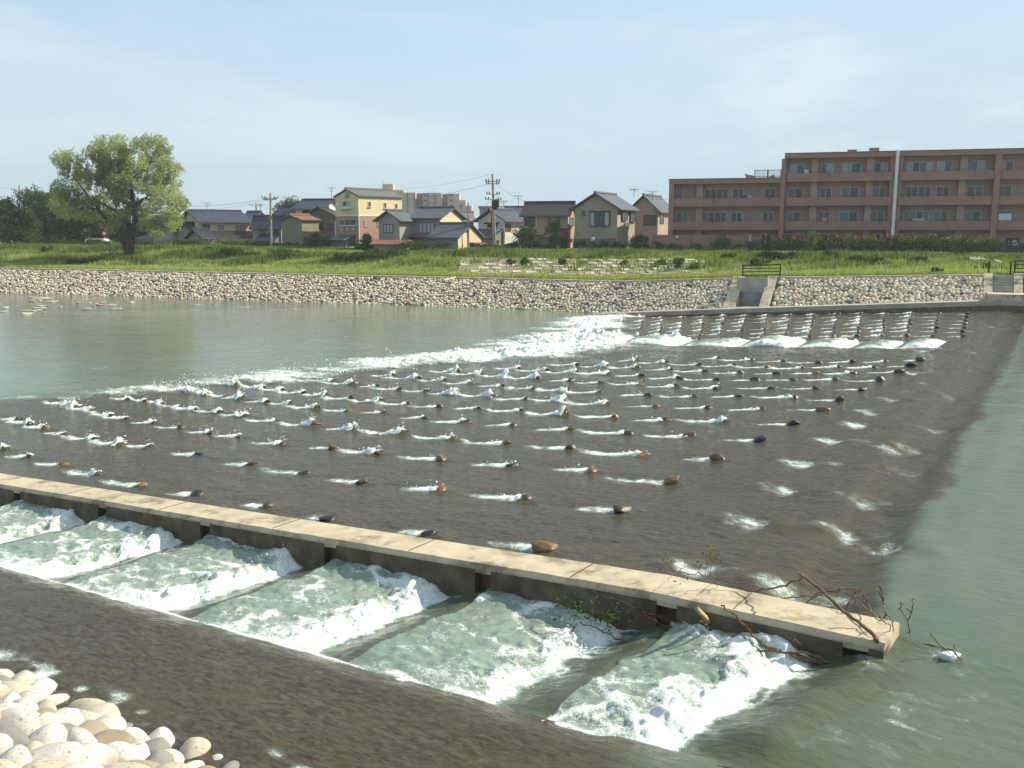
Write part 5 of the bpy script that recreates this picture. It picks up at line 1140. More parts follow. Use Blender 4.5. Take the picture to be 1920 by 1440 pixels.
# upper cobble strip under the road hedge
us = MB(); C = []
for x0, x1 in ((-74, -20), (-16, -9), (7, 13), (17, 46)):
    for r in range(3):
        xx = x0
        while xx < x1: C.append((xx, r)); xx += random.uniform(.28, .5)
C = np.array(C); yy = y_road(C[:, 0])-.75+.30*C[:, 1]; zz = ZG-.40+.20*C[:, 1]; nC2 = len(C)
jit = 1+RNG.normal(0, .08, (nC2, len(ICO))); VV = np.stack([C[:, 0], yy, zz], 1)[:, None]+ICO[None]*np.array([.22, .14, .15])*jit[:, :, None]; tone2 = stone_tone(nC2, RNG)*.9
o = np_mesh('upper_cobble_strip', VV.reshape(-1, 3), (ICOF[None]+np.arange(nC2)[:, None, None]*len(ICO)).reshape(-1, 3), M['cobble'], attrs={'Col': np.concatenate([np.repeat(tone2, len(ICO), 0), np.ones((nC2*len(ICO), 1))], 1)}); tag(o, 'narrow strip of pale cobbles edging the embankment top under the hedge', 'cobble edging')

def crown_pts(blobs, n, r, shell=.55):
    """points through the volume of several ellipsoid clumps; denser to the outside"""
    vol = np.array([b[3]*b[4]*b[5] for b in blobs])**.75; k = r.choice(len(blobs), n, p=vol/vol.sum()); B = np.array(blobs)[k]
    d = r.normal(size=(n, 3)); d /= np.linalg.norm(d, axis=1)[:, None]; q = r.uniform(shell**3, 1, n)**(1/3); lump = 1+.22*np.sin(d[:, 0]*5+k*1.7)*np.sin(d[:, 2]*6+k)
    return B[:, :3]+d*(q*lump)[:, None]*B[:, 3:6], d, k
def foliage(name, blobs, n, sz, mat, parent, seed, shell=.5, keep=.7, col=(.1, .9)):
    r = np.random.default_rng(seed); c, d, k = crown_pts(blobs, n, r, shell)
    # break the volume into leafy twigs: keep clusters, drop the gaps between
    g = fbm(c[:, 0]*2.0+c[:, 1]*1.1+seed, c[:, 2]*2.0+c[:, 1]*.7, seed, 3); c = c[g > np.quantile(g, 1-keep)]
    kk = k[g > np.quantile(g, 1-keep)]; tn = r.uniform(col[0], col[1], len(blobs))[kk]+r.normal(0, .15, len(c))
    return leaf_cards(name, c, sz, mat, parent, r, tone=tn)
def blob(px, py, Y, rx, rz, ry=None): p = at_y(px, py, Y); return (*p, rx, ry or (rx+rz)/2, rz)

# ---- the big willow
WY = 127.; wb = at_y(243, 474, WY); wb[2] = float(z_terr(wb[0], wb[1]))-.1
wt = thing('willow_tree', 'large spreading yellowish green willow standing alone on the grass bank', 'tree', wb)
tr = MB(); random.seed(4)
def limb(pts, r0, r1, n=8):
    P = bez([at_y(a, b, WY+dy) for a, b, dy in pts], 4); P = [p+RNG.normal(0, .05, 3) for p in P]; tr.tube(P, list(np.linspace(r0, r1, len(P))), n); return P
limb([(244, 480, 0), (243, 465, 0), (245, 452, 0), (249, 438, 0), (252, 424, 0), (253, 405, 0), (250, 385, .3), (248, 365, .3), (247, 350, 0)], .62, .22)
limb([(240, 478, -.2), (236, 462, 0), (229, 450, .2), (222, 443, .4), (210, 425, .8), (195, 405, 1), (180, 388, 1.2), (165, 370, 1)], .48, .10)
limb([(249, 442, 0), (240, 425, -.4), (228, 408, -.8), (218, 392, -1), (212, 372, -1.2)], .26, .08)
limb([(249, 430, 0), (236, 414, .6), (216, 396, 1), (196, 384, 1.2), (186, 378, 1)], .24, .08)
limb([(253, 388, 0), (262, 380, -.4), (270, 372, -.6), (282, 376, -.8), (298, 384, -1)], .22, .08)
limb([(247, 352, 0), (242, 340, .4), (234, 328, .6), (222, 318, .6), (212, 300, .4)], .2, .06)
limb([(248, 350, 0), (252, 332, -.4), (262, 322, -.4), (274, 318, -.6), (286, 300, -.5)], .18, .06)
limb([(232, 330, .5), (236, 308, .6), (244, 285, .4)], .12, .05); limb([(212, 345, -1), (206, 318, -1), (196, 300, -1)], .12, .05); limb([(253, 408, 0), (275, 400, .5), (300, 398, .8), (318, 402, .8)], .16, .05); limb([(182, 390, 1), (150, 392, 1.2), (125, 372, 1.2)], .12, .04); limb([(170, 374, 1), (148, 345, 1), (128, 318, 1)], .12, .04); limb([(270, 372, -.6), (298, 352, -.6), (322, 330, -.5)], .12, .04)
tr.build('trunk', M['bark'], wt, smooth=True)
WB = []
for (px, py, rx, rz) in [(118, 300, 1.5, 1.4), (142, 300, 1.6, 1.5), (130, 325, 1.5, 1.2), (160, 325, 1.4, 1.3), (112, 356, 1.5, 1.5), (128, 372, 1.7, 1.6), (108, 384, 1.1, 1.3), (118, 398, 1.1, 1.1), (150, 352, 1.6, 1.4), (180, 285, 1.5, 1.3), (200, 270, 1.6, 1.3), (215, 290, 1.7, 1.5), (192, 310, 1.6, 1.4), (225, 268, 1.5, 1.2), (250, 275, 1.7, 1.4), (272, 268, 1.4, 1.2), (296, 265, 1.3, 1.2), (305, 285, 1.4, 1.3), (285, 295, 1.7, 1.4), (255, 305, 1.7, 1.4), (312, 310, 1.4, 1.2), (330, 320, 1.2, 1.1), (322, 345, 1.4, 1.3), (300, 335, 1.6, 1.3), (280, 345, 1.5, 1.2), (230, 330, 1.4, 1.2), (205, 340, 1.5, 1.2), (182, 345, 1.4, 1.2), (300, 365, 1.7, 1.4), (325, 372, 1.5, 1.4), (340, 382, 1.1, 1.2), (285, 385, 1.5, 1.1), (318, 398, 1.4, 1.2), (330, 410, 1.1, 1.1), (305, 412, 1.2, 1.0), (215, 365, 1.2, 1.0), (190, 372, 1.3, 1.1), (160, 380, 1.4, 1.2), (200, 395, 1.3, 1.1), (172, 402, 1.3, 1.1), (230, 385, 1.1, .9), (225, 415, 1.1, .9), (270, 425, 1.2, .9), (290, 430, 1.0, .8), (205, 425, 1.1, .9), (265, 325, 1.2, 1), (232, 345, 1.1, 1), (262, 350, 1.0, 1), (218, 338, 1.2, 1), (240, 365, .9, .8), (232, 400, 1, .8), (262, 398, 1.1, .9), (280, 408, 1.1, .9), (292, 438, 1, .7), (312, 428, 1, .8), (325, 425, .9, .8), (222, 310, 1.3, 1.1), (240, 300, 1.3, 1.1), (270, 300, 1.2, 1), (150, 400, 1.2, 1), (135, 395, 1.1, 1)]:
    WB.append(blob(px, py, WY+random.uniform(-3.2, 3.2), rx*.98, rz*.97, 1.7))
for k in range(170):
    a, b_ = random.sample(WB, 2)
    if math.dist(a[:3], b_[:3]) < 4.5: q = random.uniform(.35, .65); WB.append(tuple(a[i]*q+b_[i]*(1-q) for i in range(3))+(1.2, 1.2, 1.0))
foliage('crown', WB, 105000, .28, M['willow'], wt, 55, .2, .78, (.25, .85))
# weeds round its foot
o = thing('weed_patch', 'dark green mass of low weeds around the foot of the willow', 'bush', (wb[0]-3, wb[1]-4, wb[2]-.4)); foliage('leaves', [(wb[0]+dx, wb[1]-4.5+random.uniform(-1, 1), float(z_terr(wb[0]+dx, wb[1]-4.5))+.25, 1.1, 1, random.uniform(.4, .6)) for dx in np.linspace(-6.2, 2.8, 10)], 5200, .26, M['midleaf'], o, 8, .3, .8, (.0, .45))

def tree(name, label, px, ptop, pbot, Y, width_px, mat, n, seed, trunk=True, fork=False, conical=False, group=None, sz=.34, col=(.1, .8)):
    Y = Y*1.2 if name != 'sapling' else Y+5
    r = np.random.default_rng(seed); b = at_y(px, pbot, Y); top = at_y(px, ptop, Y)[2]; b[2] = max(min(b[2], ZG), float(z_terr(b[0], b[1]))-.1) if Y < 115 else ZG-.1; H = top-b[2]; W = width_px/KF*Y/2*1.3
    o = thing(name, label, 'tree', b, group); m = MB(); P = [b, b+(r.normal(0, .1), 0, H*.3), b+(r.normal(0, .25), 0, H*.6), b+(r.normal(0, .3), 0, H*.88)]; m.tube(bez(P, 4), list(np.linspace(.028*H+.06, .04, 13)), 7)
    for k in range(6):
        h0 = H*r.uniform(.25, .6); a = r.uniform(0, 6.3); m.tube(bez([b+(0, 0, h0), b+(math.cos(a)*W*.4, math.sin(a)*W*.4, h0+H*.14), b+(math.cos(a)*W*.75, math.sin(a)*W*.75, h0+H*.25)], 3), list(np.linspace(.05+.008*H, .025, 7)), 5)
    m.build('trunk', M['bark'], o, smooth=True); bl = []
    for k in range(24 if not conical else 26):
        q = r.uniform(.28, .95); wq = W*((1-q)*1.1+.12 if conical else math.sin(math.pi*min(1, (q-.1)*.95+.12))**.6); a = r.uniform(0, 6.3); rr = wq*r.uniform(.2, .75); s_ = max(.5, W*r.uniform(.36, .58)*(1.1-q*.5 if conical else 1)); bl.append((b[0]+math.cos(a)*rr, b[1]+math.sin(a)*rr, b[2]+H*q*.97-s_*.5+.1, s_, s_, s_*.75))
    bl.append((b[0], b[1], top-W*.35, W*.35, W*.35, W*.35)); foliage('crown', bl, int(n*1.5), sz*(1.3 if n > 4000 else 1), mat, o, seed, .25, .8, col); return o
TG = 'dark trees behind the left grass bank'
tree('pine_tree', 'leftmost dark pine at the edge of the photo on the left bank', 18, 368, 456, 136, 60, M['darkleaf'], 7000, 61, conical=True, group=TG)
tree('broadleaf_tree', 'tall dark broadleaf tree between the left pine and the willow', 70, 346, 456, 138, 72, M['darkleaf'], 9000, 62, group=TG)
tree('broadleaf_tree', 'dark tree directly behind the left edge of the willow crown', 112, 352, 456, 140, 74, M['darkleaf'], 9000, 63, group=TG)
tree('broadleaf_tree', 'small leafy tree with a bare straight trunk left of the forked one, behind the willow', 139, 398, 455, 127, 46, M['midleaf'], 5000, 64, group=TG, col=(.0, .5))
tree('broadleaf_tree', 'small dark tree with a pale forked trunk behind the willow', 170, 395, 454, 127, 54, M['darkleaf'], 5200, 65, group=TG)
tree('broadleaf_tree', 'broad dark tree hidden behind the willow trunk', 216, 388, 454, 131, 70, M['darkleaf'], 6500, 66, group=TG)
tree('broadleaf_tree', 'low dark tree close to the pine, in front of the other dark trees', 44, 388, 456, 130, 58, M['darkleaf'], 6000, 67, group=TG, col=(.0, .6))
tree('broadleaf_tree', 'low dark tree filling the gap left of the small white house', 268, 405, 454, 129, 48, M['darkleaf'], 4500, 69, group=TG)
o = tree('broadleaf_tree', 'rounded green tree rising behind the navy roofs left of the yellow house', 548, 368, 440, 160, 76, M['midleaf'], 7000, 68, col=(.0, .45))
r_ = np.random.default_rng(17); fb = []
for k in range(150):
    X_ = r_.uniform(-520, -92); Y_ = 205+r_.uniform(0, 40)-.12*(X_+92); hh_ = r_.uniform(3.0, 4.6); fb.append((X_, Y_, ZG+hh_*.8, r_.uniform(3, 5.5), 3.5, hh_))
cW, dW, kW = crown_pts(fb, 26000, r_, .7); o = leaf_cards('distant_wood', cW, 1.1, M['darkleaf'], None, r_, tone=r_.uniform(.1, .8, 150)[kW], base=(-200, 220, ZG)); tag(o, kind='stuff')
# garden plants in front of the houses
def bush(label, px, ptop, pbot, Y, w_px, mat, seed, n=900, sz=.20, col=(.1, .8), name='bush', cat='bush', stem=True, group=None):
    b = at_y(px, pbot, Y); top = at_y(px, ptop, Y)[2]; r = np.random.default_rng(seed); zg = float(z_terr(b[0], b[1])) if b[1] < y_road(b[0]) else ZG; b[2] = zg-.05; H = max(.5, top-b[2]); W = w_px/KF*Y/2*1.15; H *= 1.3; W *= 1.2; sz *= 1.15
    o = thing(name, label, cat, b, group); bl = []
    for k in range(7): a = r.uniform(0, 6.3); q = r.uniform(.2, .75); bl.append((b[0]+math.cos(a)*W*.5, b[1]+math.sin(a)*W*.35, b[2]+H*q, W*r.uniform(.35, .6), W*.45, H*r.uniform(.18, .3)))
    foliage('leaves', bl, n, sz, mat, o, seed, .25, .8, col)
    if stem:
        m = MB()
        for k in range(4): a = r.uniform(0, 6.3); m.tube([b, b+(math.cos(a)*W*.3, math.sin(a)*W*.3, H*.45), b+(math.cos(a)*W*.55, math.sin(a)*W*.55, H*.8)], [.05, .035, .015], 5)
        m.build('stems', M['bark'], o)
    return o
tree('garden_tree', 'bright green cloud pruned pine in front of the orange brown house', 1040, 407, 462, 100.5, 22, M['limeleaf'], 2200, 71, sz=.2, col=(.1, .7))
tree('garden_tree', 'dark shrubby tree left of the orange brown house balcony', 980, 421, 462, 101, 38, M['darkleaf'], 2600, 72, sz=.22)
tree('garden_tree', 'dark slim tree against the orange brown house balcony', 994, 417, 462, 102, 24, M['darkleaf'], 1800, 73, sz=.22, col=(.2, .9))
tree('garden_tree', 'dry yellowish bush tree beside the greenish storehouse', 592, 432, 456, 108, 24, M['deadleaf'], 1400, 74, sz=.2)
tree('garden_tree', 'leafy green shrub against the brick storey of the yellow house', 687, 437, 457, 104, 24, M['midleaf'], 1500, 75, sz=.24)
tree('garden_tree', 'dark shrub mass between taupe house and red brown boundary wall', 1196, 438, 462, 100, 40, M['darkleaf'], 2600, 76, sz=.22, col=(.1, .8))
tree('sapling', 'thin yellow green sapling before the ground floor windows left of the drain pipe', 1521, 431, 456, 98, 10, M['limeleaf'], 500, 77, sz=.18)
tree('sapling', 'yellow green sapling rising above the flowering hedge right of the drain pipe', 1762, 427, 460, 97, 18, M['limeleaf'], 900, 78, sz=.2)
BG = 'bushes along the embankment top'
BL = [(585, 447, 461, 22, 'd', 'dark bush at the foot of the greenish storehouse'), (612, 444, 461, 26, 'm', 'leafy bush between the storehouse and the yellow house'), (640, 455, 464, 34, 'm', 'low bush in front of the dark carport of the yellow house'), (765, 440, 460, 18, 'd', 'small dark shrub under the rust canopy of the blue grey house'), (866, 455, 466, 12, 'm', 'small bush left of the steel pole against the cream annex gable'), (893, 458, 466, 16, 'd', 'little bush right of the steel pole'),
 (922, 458, 468, 34, 'd', 'dark bush below the wooden pole stubs'), (948, 457, 468, 26, 'm', 'green bush under the white plastered house'), (964, 455, 468, 26, 'm', 'bushy shrub left of the dark garden trees'), (1000, 456, 470, 34, 'd', 'dark low bush under the orange brown house'), (1024, 458, 470, 24, 'm', 'mid green bush left of the bright cloud pine'), (1052, 448, 469, 22, 'm', 'rounded bush right of the bright cloud pine'), (1078, 450, 468, 15, 'm', 'small round bush left of the cyclist'), (1094, 450, 468, 14, 'm', 'narrow round bush next to the cyclist on the left'), (1112, 459, 469, 16, 'm', 'low bush hiding the cyclist\'s wheels'), (1130, 456, 471, 20, 'd', 'dark round bush just right of the cyclist'), (1152, 455, 466, 16, 'm', 'small bush below the right corner of the taupe house'), (1166, 454, 466, 16, 'm', 'small bush left of the slanted post near the boundary wall'), (1190, 455, 467, 22, 'm', 'bush in front of the dark shrub mass'), (1212, 455, 467, 20, 'm', 'bush at the left end of the red brown boundary wall'), (1240, 454, 470, 30, 'm', 'tall weedy bush below the leftmost globe lamp'), (1268, 458, 472, 30, 'm', 'weedy bush right of the leftmost globe lamp'), (1300, 459, 471, 26, 'm', 'flat bush along the middle of the boundary wall'), (1342, 446, 470, 42, 'o', 'large round bush with orange tips before the boundary wall'), (1382, 457, 471, 24, 'm', 'small bush right of the large round one'), (1408, 455, 471, 20, 'l', 'pale bush at the gate post of the boundary wall')]
for i, (px, p0, p1, w, k, lab) in enumerate(BL):
    x_ = (px-960)/KF*112; Y = float(y_road(x_))+1.3+(i % 3)*.35
    Y = float(y_road((px-960)/KF*Y))+1.3+(i % 3)*.3
    o = bush(lab, px, p0, p1, Y, w, {'d': M['darkleaf'], 'm': M['midleaf'], 'l': M['limeleaf'], 'o': M['midleaf']}[k], 500+i, 1500 if w > 30 else 1000, .20, (.1, .95), group=BG)
# loose tall weeds on the slope, each clump a plant of its own
WL = [(95, 462, 474, 30, 'clump of weeds on the far left slope'), (1235, 490, 500, 20, 'pale weed clump on the block slope above the middle of the bank'), (1302, 492, 506, 22, 'round weed clump near the right end of the block slope'), (1275, 488, 505, 20, 'tall yellow green weed near the right end of the block slope'), (1425, 488, 499, 30, 'dark bushy weed above the outlet railing'), (1365, 478, 488, 26, 'dark weed clump on the slope left above the railing'), (1440, 475, 489, 40, 'broad dark weed mass above the outlet railing'), (1475, 476, 488, 26, 'dark weed clump right above the railing'), (1560, 474, 490, 26, 'dark shrub on the slope below the flowering hedge, left of the drain pipe'), (1600, 480, 495, 30, 'spreading weed on the slope below the drain pipe'), (1642, 482, 496, 40, 'spreading dark weed on the slope right of the drain pipe'), (1725, 482, 494, 36, 'dark weed clump mid slope right of the drain pipe'), (1803, 470, 484, 26, 'dark shrub on the slope left of the black sign'), (1760, 502, 513, 20, 'small dark weed beside a thin fence post at right'), (1840, 496, 506, 24, 'low weed left of the stair posts'), (1115, 480, 486, 16, 'small dark weed at the top of the block slope'), (1168, 489, 498, 16, 'weed in the middle of the block slope'), (1055, 486, 498, 14, 'upright weed on the block slope'), (985, 485, 498, 14, 'upright weed at the left part of the block slope'), (960, 488, 496, 16, 'low weed on the left part of the block slope'), (665, 476, 490, 60, 'wide dark weed mass on the slope below the yellow house'), (720, 466, 484, 70, 'wide green weed mass below the grey gabled house'), (800, 455, 472, 86, 'tall grassy hedge below the blue grey house'), (700, 457, 468, 60, 'grassy hedge top below the yellow house'), (530, 470, 484, 60, 'wide green weed mass below the greenish storehouse'), (455, 466, 482, 60, 'dark green weeds on the slope below the cream house'), (400, 462, 480, 30, 'tall rank weeds on the slope below the cream house')]
for i, (px, p0, p1, w, lab) in enumerate(WL):
    lo, hi = 70., 150.
    for _ in range(40):
        Y = (lo+hi)/2; x_ = (px-960)/KF*Y; yy = proj((x_, Y, float(z_terr(x_, Y))))[1]
        if yy > p1: lo = Y
        else: hi = Y
    Y = min(Y, float(y_road(x_))+1); bush(lab, px, p0, p1, Y, w, M['limeleaf'] if 'block slope' in lab else M['midleaf'], 700+i, 1100 if w < 40 else 2600, .22, (.0, .45), name='weed_clump', cat='weeds', stem=False, group='weed clumps on the grass slope')
# long hedges along the road
def hedge(label, p0, p1, ytop, Yoff, mat, n, seed, flower=0, h=None, lump=.35):
    r = np.random.default_rng(seed); X0 = (p0-960)/KF*float(y_road((p0-960)/KF*105)); X1 = (p1-960)/KF*float(y_road((p1-960)/KF*98))
    bl = []; x_ = X0
    while x_ < X1:
        yy = float(y_road(x_))+Yoff; zt_ = at_y(960+KF*x_/yy, ytop, yy)[2]+r.normal(0, .12); hh_ = max(.5, zt_-ZG); bl.append((x_, yy, ZG+hh_*.45, r.uniform(.6, 1.1), .6, hh_*.55*r.uniform(.8, 1.15))); x_ += r.uniform(.5, .9)
    o = thing('hedge', label, 'hedge', (X0, bl[0][1], ZG)); foliage('leaves', bl, n, .22, mat, o, seed, .35, .85, (.05, .9))
    if flower:
        c, d, k = crown_pts(bl, flower*3, r, .95); c = c[d[:, 2] > -.1][:flower]; leaf_cards('flowers', c+np.array([0, -.15, .14]), .24, M['flower'], o, r)
    return o
hedge('long low green hedge along the road on the left above the upper cobble strip', 10, 472, 449.5, 1.4, M['midleaf'], 15000, 81)
hedge('low hedge along the road between the left pole and the yellow house', 474, 705, 455.5, 1.4, M['midleaf'], 7000, 82)
hedge('tall flowering hedge with orange blossoms in front of the flats', 1432, 1890, 443.5, 1.2, M['midleaf'], 26000, 83, flower=620)
hedge('scrubby hedge at the far right edge behind the black sign', 1892, 1990, 452, 1.6, M['midleaf'], 3000, 84)

# ================================================================== poles, wires, posts
def upole(label, px0, py0, px1, py1, Y, arms, base=None, r=.17, transf=None):
    Y *= 1.2
    b = at_y(px1, py1+8, Y); t_ = at_y(px0, py0, Y); b[2] = ZG-.2; o = thing('utility_pole', label, 'utility pole', b); m = MB(); m.tube([b, t_], [r*1.15, r*.75], 8); m.build('post', M['polec'], o)
    for (py, half, skew) in arms:
        f = (py-py0)/(py1-py0); c = t_+(b-t_)*f; c[2] = at_y(px0, py, Y)[2]; m = MB(); e = np.array([half, half*.35*skew, 0]); m.tube([c-e-(0, .2, 0), c+e-(0, .2, 0)], .06, 5); a = m.build('crossarm', M['metal_grey'], o); m = MB()
        for k in (-1, -.62, .62, 1): q = c+e*k-(0, .2, 0); m.tube([q, q+(0, 0, .1), q+(0, 0, .3)], [.05, .09, .05], 6)
        m.build('insulator', M['metal_dark'], a)
    if transf:
        m = MB()
        for dx in transf: q = at_y(px0+dx, transf[dx], Y); m.tube([q-(0, .35, .55), q-(0, .35, .5), q+(0, -.35, .4), q+(0, -.35, .5)], [.18, .28, .28, .2], 9)
        m.build('transformer', M['metal_dark'], o)
    return o, t_, b
upole('concrete utility pole standing left of the greenish storehouse', 506.8, 362, 508.6, 458, 109, [(371.5, 1.0, 1), (374.5, .9, -1), (409, .35, 1)])
upole('tall utility pole with cross arms and transformers before the white house', 923.2, 326, 928.4, 455, 103, [(340, .9, -1), (344.5, .8, 1), (364, .8, 1), (374, 1.0, 1)], transf={2.5: 383, 9: 381, 5: 385})
upole('distant utility pole at far left above the dark trees', 36, 347, 36.5, 440, 150, [(356.5, 1.1, 1), (360, .9, -1), (363, .8, 1)])
upole('distant utility pole behind the sunlit white gable', 480, 380, 480.3, 430, 170, [(385, 1.2, 1)])
b = at_y(878.3, 472, 122.5); b[2] = ZG-.4; t_ = at_y(877.8, 381, 122.5); o = thing('steel_pole', 'plain slim grey steel pole in front of the cream annex', 'pole', b); m = MB(); m.tube([b, (b+t_)/2, t_], [.13, .11, .09], 8); m.build('shaft', M['metal_grey'], o); m = MB(); m.tube([t_, t_+(0, 0, .08)], [.11, .05], 8); m.build('cap', M['metal_dark'], o)
for (px0, py0, px1, py1, lab) in ((914, 421.7, 917.5, 463, 'short leaning wooden post left of the tall utility pole'), (921.5, 398, 923.8, 463, 'middle high bare wooden post beside the tall utility pole')):
    b = at_y(px1, py1, 122); b[2] = ZG-.2; t_ = at_y(px0, py0, 122); m = MB(); m.tube([b, (b+t_)/2+(0.02, 0, 0), t_], [.13, .12, .10], 7); o = m.build('wooden_post', M['wood'], base=b); tag(o, lab, 'post')
b = at_y(929, 434, 123); t_ = at_y(935.5, 431, 122.4); o = thing('street_lamp', 'small white lamp on a slanted arm fixed to the tall utility pole', 'street lamp', b); m = MB(); m.tube([b, t_], .04, 5); m.build('arm', M['metal_grey'], o); m = MB(); m.tube([t_-(.5, 0, .25), t_+(.1, 0, .05)], [.09, .14], 6); m.build('lamp_head', M['white'], o)
def wire(label, a, b, sag, r=.016):
    a, b = np.array(a), np.array(b); P = [a+(b-a)*k/14-np.array([0, 0, sag*4*(k/14)*(1-k/14)]) for k in range(15)]; m = MB(); m.tube(P, r, 4); o = m.build('power_line', M['metal_dark'], base=a); tag(o, label, 'power line')
w = lambda px, py, Y: at_y(px, py, Y*1.2)
wire('power line from the tall pole down to the tower block side', w(921, 344, 103), w(700, 381, 160), .5, .02)
wire('faint upper power line from the tall pole toward the yellow house', w(922.8, 327, 103), w(690, 357, 150), .6, .014)
wire('power line from the left pole across above the cream house', w(504, 372, 109), w(330, 386, 122), .4, .02)
wire('lower power line above the cream house roof ridge', w(504, 375, 109), w(330, 393, 128), .5, .014)
wire('power line from the tall pole right to the orange brown house roof', w(929, 344, 103), w(1010, 381, 108), .6, .014)
wire('pair of service wires from the tall pole to the house ridge behind', w(931, 373, 103), w(965, 388, 116), .35, .018)
wire('service wire running from the tall pole down to the annex', w(922, 374, 103), w(884, 396, 106), .3, .016)
wire('power line from the far left pole into the willow', w(40, 357, 150), w(110, 373, 145), .5, .02)
wire('short power line leaving the photo at the far left pole', w(33, 356, 150), w(-60, 335, 150), .4, .02)
wire('wire between dim grey house gable and the flats', w(1223, 372, 111), w(1256, 373.5, 114), .05, .02)
# thin fence posts on the bank top
FPX = [(675, 520, 507), (773, 521, 509), (851.5, 521, 506), (921.7, 522.5, 511), (1077.5, 521, 510), (1173, 521, 510), (1476, 516, 502), (1565, 515, 498), (1658.8, 514.5, 497.5), (1751, 514, 498)]
for i, (px, pb_, pt_) in enumerate(FPX):
    x_ = bank_x_for_px(px, 1.02); P = bank(np.array(x_), 1.0); xx, yy = P[0]+.35, P[1]+.75; zb2 = float(z_terr(xx, yy)); h = (pb_-pt_)/KF*yy+.25
    lab = f"thin grey marker post in the grass edge, {ORD[i+1]} from the left of the bank top"
    m = MB(); m.tube([(xx, yy, zb2-.2), (xx+.01, yy, zb2+h*.9), (xx+.01, yy, zb2+h)], [.035, .035, .02], 6); o = m.build('marker_post', M['metal_grey'], base=(xx, yy, zb2)); tag(o, lab, 'post', 'marker posts along the bank top')
# railing above the outlet
def railing(label, x0, x1, h, nr, posts, back=.55):
    o = thing('railing', label, 'railing', bank(np.array(x0), 1.02))
    P = [bank(np.array(x0+(x1-x0)*k), 1.0)+np.array([.1, .25, 0]) for k in posts]
    for p in P: m = MB(); m.tube([p-(0, 0, .1), p+(0, 0, h)], .055, 6); m.build('post', M['metal_dark'], o)
    for k in range(nr): z = h*(.22+.78*k/(nr-1)); m = MB(); m.tube([P[0]+(-.1, 0, z), P[-1]+(.1, 0, z)], .042 if k < nr-1 else .06, 6); m.build('rail', M['metal_dark'], o)
r0, r1 = bank_x_for_px(1392, 1.02), bank_x_for_px(1462, 1.02)
railing('dark metal railing with four bars above the concrete outlet recess', r0, r1, 1.1, 4, (0, 1))
r0, r1 = bank_x_for_px(1903, 1.02), bank_x_for_px(1990, 1.02)
railing('dark metal railing at the right edge beyond the stair flight', r0, r1, 1.1, 4, (0, .5, 1))
for px, lab in ((1854.7, 'black steel post at the left side of the stair top'), (1895.5, 'black steel post at the right side of the stair top')):
    p = bank(np.array(bank_x_for_px(px, 1.02)), 1.0)+np.array([.1, .3, -.1]); m = MB(); m.tube([p, p+(0, 0, 1.15), p+(0, 0, 1.2)], [.06, .06, .03], 7); o = m.build('stair_post', M['metal_dark'], base=p); tag(o, lab, 'post')
m = MB(); m.tube([at_y(1173, 454, 115.5), at_y(1179, 452, 115.5), at_y(1181, 466, 115.3)], .05, 5); o = m.build('slanted_post', M['metal_grey']); tag(o, 'bent grey pipe post near the left end of the boundary wall', 'post')
# concrete slabs in the weeds at right
for (px0, py0, px1, py1, lab) in ((1821, 485.5, 1851, 493, 'flat grey concrete slab in the weeds left of the black sign'), (1874, 495, 1884, 499.5, 'small grey slab in the weeds above the stair flight')):
    lo, hi = 60., 100.
    for _ in range(40):
        Y = (lo+hi)/2; x_ = ((px0+px1)/2-960)/KF*Y
        if proj((x_, Y, float(z_terr(x_, Y))))[1] > py1: lo = Y
        else: hi = Y
    a = at_y(px0, py1, Y); b = at_y(px1, py0, Y); m = MB(); z0 = float(z_terr(x_, Y)); m.hexa([(a[0], Y, z0-.2), (b[0], Y, z0-.2), (b[0], Y+1.2, z0-.2), (a[0], Y+1.2, z0-.2), (a[0], Y, z0+.35), (b[0], Y, z0+.35), (b[0], Y+1.2, z0+.55), (a[0], Y+1.2, z0+.55)]); o = m.build('concrete_slab', M['concrete_grey'], bevel=.03); tag(o, lab, 'slab')
# black notice board
def notice(label, px0, px1, py0, py1, Y, marks):
    a = at_y(px0, py1, Y); b = at_y(px1, py0, Y); o = thing('notice_board', label, 'sign', ((a[0]+b[0])/2, Y, ZG-1)); m = MB(); m.box(a[0], b[0], Y, Y+.1, a[2], b[2]); m.build('board', M['metal_dark'], o, bevel=.015); m = MB()
    m.box(a[0]-.04, b[0]+.04, Y-.04, Y+.14, b[2]+.002, b[2]+.10); m.build('hood', M['metal_dark'], o)
    for q in (.12, .88): x_ = a[0]+(b[0]-a[0])*q; m = MB(); m.tube([(x_, Y+.16, float(z_terr(x_, Y))-.2), (x_, Y+.16, b[2]-.1)], .06, 6); m.build('leg', M['metal_dark'], o)
    if marks:
        m = MB(); W = b[0]-a[0]; H = b[2]-a[2]
        for (u, v, rr) in marks:
            c = (a[0]+W*u, Y-.006, a[2]+H*v); P = [(c[0]+math.cos(t)*rr*1.1, c[1], c[2]+math.sin(t)*rr) for t in np.linspace(-.3, 3.6, 8)]; m.tube(P, .022, 4)
        m.build('marks', M['white'], o)
notice('large black notice board with small white curly marks near the right edge', 1885, 1912, 448, 472, 90, [(.55, .72, .10), (.70, .74, .10), (.60, .52, .09), (.76, .53, .09), (.58, .86, .05), (.72, .88, .05), (.2, .8, .03), (.22, .55, .03), (.88, .6, .04)])
notice('dark notice board cut by the right edge of the photo', 1914, 1940, 459, 474, 91, None)
